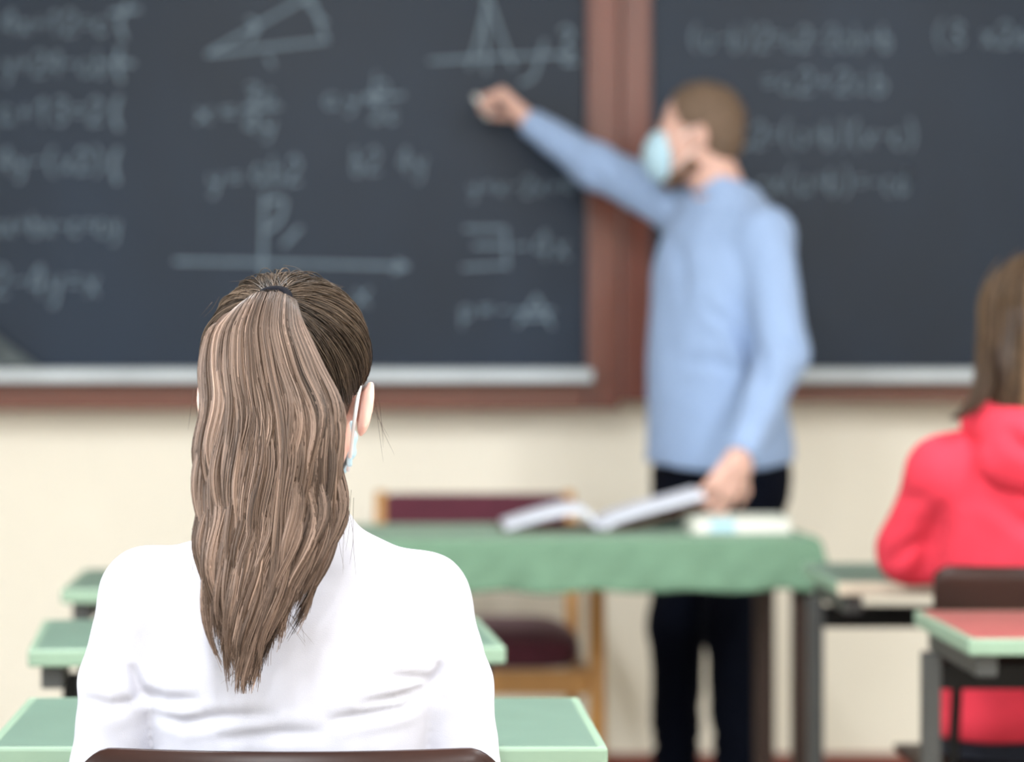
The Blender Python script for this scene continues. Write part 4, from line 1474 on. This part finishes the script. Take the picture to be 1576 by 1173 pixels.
def tail(n, nclump, seed, outer=False):
    r = np.random.default_rng(seed)
    ca = r.uniform(0, 2 * math.pi, nclump)
    crd = np.sqrt(r.uniform(0.25 if outer else 0.0, 1, nclump))
    C = np.stack([crd * np.cos(ca), crd * np.sin(ca)], 1)
    if outer:                                          # mostly on the side away from the head
        C[:, 1] = -np.abs(C[:, 1]) * np.where(r.random(nclump) < 0.85, 1, -1)
    ci = r.integers(0, nclump, n)
    k = 34
    T = np.linspace(0, 1, k)
    if outer:
        # a lock is a flattened rope lying on the outside of the tail
        cx = r.permutation(np.linspace(-1.0, 1.0, nclump)) + r.normal(0, 0.03, nclump)
        lay = r.uniform(0.82, 1.06, nclump)
        hwid = r.uniform(0.05, 0.13, nclump)
        u = r.uniform(-1, 1, n)
        ax = np.clip(cx[ci] + u * hwid[ci], -1.03, 1.03)
        ay = -np.sqrt(np.maximum(1.06 - ax ** 2, 0.02)) * (lay[ci] + 0.17 * np.sqrt(np.maximum(1 - u ** 2, 0)) - 0.10 + r.normal(0, 0.045, n))
        A = np.stack([ax, ay], 1)
        C = np.stack([cx, -np.sqrt(np.maximum(1.06 - cx ** 2, 0.02)) * (lay + 0.03)], 1)
    else:
        A = C[ci] + r.normal(0, 0.10, (n, 2))
        nrm = np.linalg.norm(A, axis=1, keepdims=True)
        A = np.where(nrm > 0.95, A / nrm * 0.95, A)
    cl_end = np.clip(0.975 - 0.30 * np.abs(C[:, 0] + 0.12) ** 1.6 * r.uniform(0.2, 1.1, nclump) - 0.09 * r.random(nclump), 0.55, 1)
    # the right-hand locks end earlier than the left-hand ones
    cl_end = np.where(C[:, 0] > 0.35, cl_end - 0.09 * r.random(nclump), cl_end)
    end = np.clip(cl_end[ci] + r.normal(0, 0.022, n), 0.4, 1.0)
    tt = T[None] * end[:, None]
    c, w, d = tail_at(tt)
    gather = 1 - 0.10 * sstep(0.3, 1.0, tt)
    # each lock tightens towards its own end
    lock = sstep(0.3, 1.0, T)[None] * 0.5
    Ax = A[:, 0:1] * (1 - lock) + C[ci, 0:1] * lock
    Ay = A[:, 1:2] * (1 - lock) + C[ci, 1:2] * lock
    ph = vnoise(np.c_[C[:, 0] * 1.7, C[:, 1] * 1.7, C[:, 0] * 0], 3) * 1.3 + r.normal(0, 0.50, nclump)
    lam = r.uniform(0.100, 0.150, nclump)
    amp = r.uniform(0.0022, 0.0060, nclump)
    s_ = tt * LEN
    wv = 2 * math.pi * s_ / lam[ci][:, None] + ph[ci][:, None] + r.normal(0, 0.06, n)[:, None]
    am = amp[ci][:, None] * sstep(0.10, 0.48, tt)
    ox = am * np.sin(wv) + 0.0010 * r.normal(0, 1, n)[:, None] * sstep(0.2, 1, tt)
    oy = am * 0.5 * np.cos(wv * 0.93 + 1.0)
    x = c[..., 0] + Ax * w * gather + ox
    y = c[..., 1] + Ay * d + oy
    z = c[..., 2] + 0.006 * (1 - Ax ** 2) * (1 - sstep(0, 0.12, tt)) * 0
    # the crown of the tail arches outwards from the tie before it falls
    z = z + 0.010 * (-Ay) * np.exp(-((tt - 0.05) / 0.05) ** 2) - 0.012 * Ax ** 2 * np.exp(-((tt - 0.06) / 0.06) ** 2)
    p = np.stack([x, y, z], -1)
    # colour: per lock, per strand, shade on the under-strands is added later as a darker tint
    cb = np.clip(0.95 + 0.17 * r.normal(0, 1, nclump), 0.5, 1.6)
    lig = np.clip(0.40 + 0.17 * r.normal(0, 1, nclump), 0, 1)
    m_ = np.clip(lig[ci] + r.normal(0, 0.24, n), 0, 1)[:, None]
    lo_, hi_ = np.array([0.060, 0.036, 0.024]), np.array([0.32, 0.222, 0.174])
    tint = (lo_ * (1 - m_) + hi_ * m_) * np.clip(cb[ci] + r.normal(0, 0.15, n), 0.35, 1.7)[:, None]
    # play of light painted into the tint: darker and lighter stretches along each lock
    ln = vnoise(np.c_[np.repeat(ci * 3.7, k), (tt * 8).ravel(), np.repeat(u * 1.2 if outer else ci * 0.0, k)], seed + 7).reshape(n, k)
    tint = tint[:, None, :] * np.clip(1.0 + 0.38 * ln, 0.4, 1.5)[..., None]
    # darker just below the tie: root colour plus shade painted in
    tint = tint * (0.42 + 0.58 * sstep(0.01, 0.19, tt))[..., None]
    return p, tint


# dense core of the tail, coloured dark to paint shade into the gaps
v = Vol(ctr.min(0) - 0.12, ctr.max(0) + 0.12, 0.004)
for i in range(14, len(ctr) - 18):
    n_ = 2
    for j in range(n_):
        f = j / n_
        c = ctr[i] * (1 - f) + ctr[i + 1] * f
        w_, d_ = hw[i] * (1 - f) + hw[i + 1] * f, hd[i] * (1 - f) + hd[i + 1] * f
        v.ell(c, (max(w_ * 0.78, 0.006), max(d_ * 0.55, 0.005), 0.018), None, 0.012)
vol_obj('ponytail_core', v, M['hair_base'], GW, 3)
pA, tA = tail(3200, 90, 41)
pB, tB = tail(8000, 95, 77, True)
strands('ponytail', np.vstack([pA, pB]), 0.00085 * rng.uniform(0.6, 1.2, len(pA) + len(pB)), np.vstack([tA * 0.6, tB]), M['hair_long'], GW, 0.75, 0.45)  # inner strands darkened, painting in the shade between the outer locks
# stray hairs round the crown, the ears and the tail
fp = []
fr = np.random.default_rng(9)
for px, py, d, dx, dy, n_ in ((345, 455, 2.97, -38, 30, 2), (420, 430, 2.96, 8, -12, 6), (385, 438, 2.96, -22, -6, 5), (460, 428, 2.95, 18, -9, 8), (500, 440, 2.95, 24, 2, 6),
                              (578, 600, 2.98, 12, 95, 5), (306, 600, 2.95, -10, 110, 5), (530, 770, 2.84, 8, 100, 8), (312, 800, 2.83, -10, 130, 8), (380, 1010, 2.80, -25, 55, 12), (440, 930, 2.80, 30, 60, 8)):
    for _ in range(n_):
        a = P(px + fr.normal(0, 9), py + fr.normal(0, 7), d + fr.normal(0, .006))
        e = P(px + dx * fr.uniform(.4, 1.3) + fr.normal(0, 8), py + dy * fr.uniform(.5, 1.2), d + fr.normal(0, .012))
        m1 = (a + e) / 2 + fr.normal(0, 0.0025, 3)
        q_ = smooth_path([a, m1, e], 8)
        fp.append(q_)
fp = np.array(fp)
strands('stray_hair', fp, np.full(len(fp), 0.00022), np.tile(np.array([0.10, 0.07, 0.05]), (len(fp), 1)), M['hair_long'], GW)

# ================================================================== the girl in the red hoodie
GR = person('girl in a coral red hoodie with loose brown hair, cut off by the right edge', (1.19, 4.84, 0))
RO = np.array([1.195, 4.86, 0.0])
RR = frame((-0.05, 1.0), 0.04)
RHO = P(1596, 512, 4.90)


def rl(x, y, z):
    return RO + np.array([x, y, z])


d_sh = [P(1456, 730, 4.86), rl(0.165, 0, 0.96)]
d_el = [P(1404, 846, 4.93), rl(0.22, 0.06, 0.80)]
d_wr = [rl(-0.13, 0.34, 0.79), rl(0.12, 0.34, 0.79)]
v = Vol((0.86, 4.66, 0.0), (1.52, 5.45, 1.38), 0.0055)
rhq = sdf_head(v, RHO, RR, 0.95, True)
v.cone(rhq(0, -0.02, -0.06), rl(0, 0, 1.03), 0.050, 0.054, 0.03)
v.loft([(0.47, 0, 0, 0.14, 0.10), (0.62, 0, 0, 0.13, 0.09), (0.82, 0, 0, 0.14, 0.09), (0.96, 0, 0, 0.145, 0.085), (1.03, 0, 0, 0.07, 0.055), (1.06, 0, 0, 0.05, 0.045)],
       np.eye(3), RO, 0.03)
for i in (0, 1):
    sx = (-1, 1)[i]
    v.cone(rl(0, 0, 0.99), d_sh[i], 0.045, 0.045, 0.03)
    v.chain([d_sh[i], d_el[i], d_wr[i]], [0.045, 0.037, 0.026], 0.02)
    hip, kn, an = rl(sx * 0.085, 0.02, 0.527), rl(0.045 + sx * 0.075, 0.43, 0.51), rl(0.045 + sx * 0.075, 0.41, 0.07)
    v.chain([hip, kn, an], [0.06, 0.046, 0.034], 0.03)
    v.cone(an, an + np.array([0, 0.09, -0.032]), 0.026, 0.022, 0.02)
    sdf_hand(v, d_wr[i] + np.array([0, 0.012, 0]), (-sx * 0.3, 1, -0.05), (0, 0.05, 1), -sx, 0.92, curl=(0.15, 0.25, 0.2), thumb=(0.8, 0.1))
vol_obj('body', v, M['skin_f'], GR, 2)
v = Vol((0.84, 4.62, 0.46), (1.56, 5.28, 1.12), 0.0055)
v.loft([(0.492, 0, 0, 0.176, 0.130), (0.52, 0, 0, 0.182, 0.136), (0.58, 0, 0, 0.178, 0.132), (0.75, 0, 0, 0.172, 0.120), (0.90, 0, -0.005, 0.180, 0.118),
        (0.98, 0, -0.005, 0.165, 0.10), (1.02, 0, -0.005, 0.10, 0.08), (1.055, 0, 0, 0.075, 0.07)], np.eye(3), RO, 0.03)
for i in (0, 1):
    v.cone(rl(0, -0.005, 1.0), d_sh[i], 0.065, 0.062, 0.05)
    v.chain([d_sh[i], d_el[i]], [0.068, 0.060], 0.03)
    v.chain([d_el[i], d_wr[i]], [0.058, 0.040], 0.03)
    d = (d_wr[i] - d_el[i]) / np.linalg.norm(d_wr[i] - d_el[i])
    v.cone(d_wr[i] + d * 0.06, d_wr[i] + d * 0.1, 0.055, 0.055, 0.004, 's')
v.cone(rl(0, 0.01, 1.04), rl(0, 0.02, 1.15), 0.056, 0.06, 0.006, 's')
folds_r = [([P(x, y, 4.8) for x, y in ((1446, 770), (1440, 820), (1432, 870), (1420, 905))], 0.014, 0.018),
           ([P(x, y, 4.8) for x, y in ((1376, 745), (1400, 770), (1430, 775))], 0.006, 0.014),
           ([P(x, y, 4.8) for x, y in ((1380, 880), (1405, 850), (1430, 830))], 0.009, 0.013),
           ([P(x, y, 4.8) for x, y in ((1510, 755), (1560, 800), (1600, 815))], 0.007, 0.014)]
vol_obj('hoodie', v, M['red_hoodie'], GR, 2, lambda V, N: crease(V, N, folds_r, (-0.2, -0.97, 0)) + 0.004 * vnoise(V * np.array([12, 12, 16.0]), 3))
v = Vol((0.98, 4.60, 0.86), (1.42, 5.02, 1.14), 0.0055)
v.ell(rl(0, -0.105, 0.985), (0.125, 0.050, 0.070), None, 0.02)
v.ell(rl(0, -0.085, 1.03), (0.115, 0.062, 0.045), None, 0.02)
for sx in (-1, 1):
    v.chain([rl(sx * 0.06, -0.10, 1.035), rl(sx * 0.095, -0.02, 1.045), rl(sx * 0.06, 0.07, 1.01)], [0.038, 0.034, 0.024], 0.03)
v.cone(rl(0, -0.02, 1.03), rl(0, 0.0, 1.2), 0.060, 0.075, 0.01, 's')
folds_h = [([P(x, y, 4.75) for x, y in ((1545, 655), (1560, 680), (1590, 700))], 0.010, 0.012)]
vol_obj('hood', v, M['red_hoodie'], GR, 2, lambda V, N: crease(V, N, folds_h, (0, -1, 0)) + 0.004 * vnoise(V * 14, 6))
v = Vol((0.95, 4.70, 0.03), (1.45, 5.42, 0.66), 0.007)
v.loft([(0.452, 0, 0.01, 0.165, 0.12), (0.55, 0, 0.01, 0.165, 0.12), (0.60, 0, 0.01, 0.14, 0.10)], np.eye(3), RO, 0.03)
for sx in (-1, 1):
    hip, kn, an = rl(sx * 0.085, 0.02, 0.53), rl(0.045 + sx * 0.075, 0.43, 0.52), rl(0.045 + sx * 0.075, 0.41, 0.07)
    v.chain([hip, kn, an], [0.080, 0.062, 0.05], 0.03)
v.plane((0, 0, 0.06), (0, 0, -1))
vol_obj('trousers', v, M['jeans'], GR, 2, lambda V, N: 0.002 * vnoise(V * 22, 5))
for sx in (-1, 1):
    shoe(rl(0.045 + sx * 0.075, 0.41, 0.07), GR)
eyes(rhq, RR, 0.95, GR, M['hair_dark'])
# her hair: a cap and straight strands falling to the shoulders
els_r = [(rhq(0, -0.012, 0.037), np.array([0.090, 0.111, 0.098]) * 0.95)]
v = Vol(RHO - np.array([0.17, 0.2, 0.22]), RHO + np.array([0.17, 0.17, 0.17]), 0.005)
v.ell(els_r[0][0], els_r[0][1] - 0.003, RR, 0.01)
v.loft([(-0.155, 0, -0.060, 0.098, 0.040), (-0.06, 0, -0.055, 0.098, 0.052), (0.04, 0, -0.035, 0.088, 0.075)], RR, RHO, 0.03)
v.plane(rhq(0, 0.055, 0.06), RR @ np.array([0, 0.97, -0.2]), 0.01)
vol_obj('hair', v, M['hair_dark'], GR, 3)
r = np.random.default_rng(19)
n = 3000
az = r.uniform(-2.6, 2.6, n)                            # 0 is straight back
T = np.linspace(0, 1, 22)
el0 = r.uniform(0.15, 1.45, n)
pr = []
cR0 = rhq(0, -0.012, 0.030)
clr = r.integers(0, 90, n)
cph = r.uniform(0, 6.3, 90)
az = np.clip(az + 0.10 * np.sin(cph[clr]), -2.6, 2.6)
el = el0[:, None] * (1 - np.clip(T / 0.42, 0, 1))[None]
D = np.stack([np.sin(az)[:, None] * np.cos(el), -np.cos(az)[:, None] * np.cos(el), np.sin(el)], -1) @ RR.T
rr = cap_radius(D.reshape(-1, 3), cR0, els_r, RR).reshape(n, -1) + r.gamma(1.5, 0.003, n)[:, None]
pts = cR0 + D * rr[..., None]
lenf = r.uniform(0.165, 0.215, n) + 0.012 * np.sin(cph[clr] * 3)
fall = np.clip((T - 0.42) / 0.58, 0, 1)[None] * lenf[:, None]
pts[..., 2] -= fall
pull = sstep(0.0, 0.2, fall)
pts[..., 0] += (0.010 * np.sin(fall * 45 + cph[clr][:, None])) * pull + np.sin(az)[:, None] * 0.012 * pull
pts[..., 1] += (0.008 * np.cos(fall * 40 + cph[clr][:, None])) * pull - 0.02 * pull * np.cos(az)[:, None]
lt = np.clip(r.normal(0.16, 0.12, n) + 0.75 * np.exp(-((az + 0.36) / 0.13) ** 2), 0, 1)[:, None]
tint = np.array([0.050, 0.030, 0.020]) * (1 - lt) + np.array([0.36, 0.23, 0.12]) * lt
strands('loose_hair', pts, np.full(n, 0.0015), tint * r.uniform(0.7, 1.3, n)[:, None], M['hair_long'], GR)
# pointed lock resting on the shoulder
lk = []
for i in range(90):
    j = r.normal(0, 0.006, 3)
    lk.append(smooth_path([P(1522, 540, 4.85) + j, P(1512, 590, 4.80) + j * 1.2, P(1496, 622, 4.79) + j, P(1470 + r.normal(0, 4), 644, 4.79) + j * 0.3], 6))
strands('shoulder_lock', np.array(lk), np.full(90, 0.0015), np.tile(np.array([0.07, 0.045, 0.03]), (90, 1)), M['hair_long'], GR)
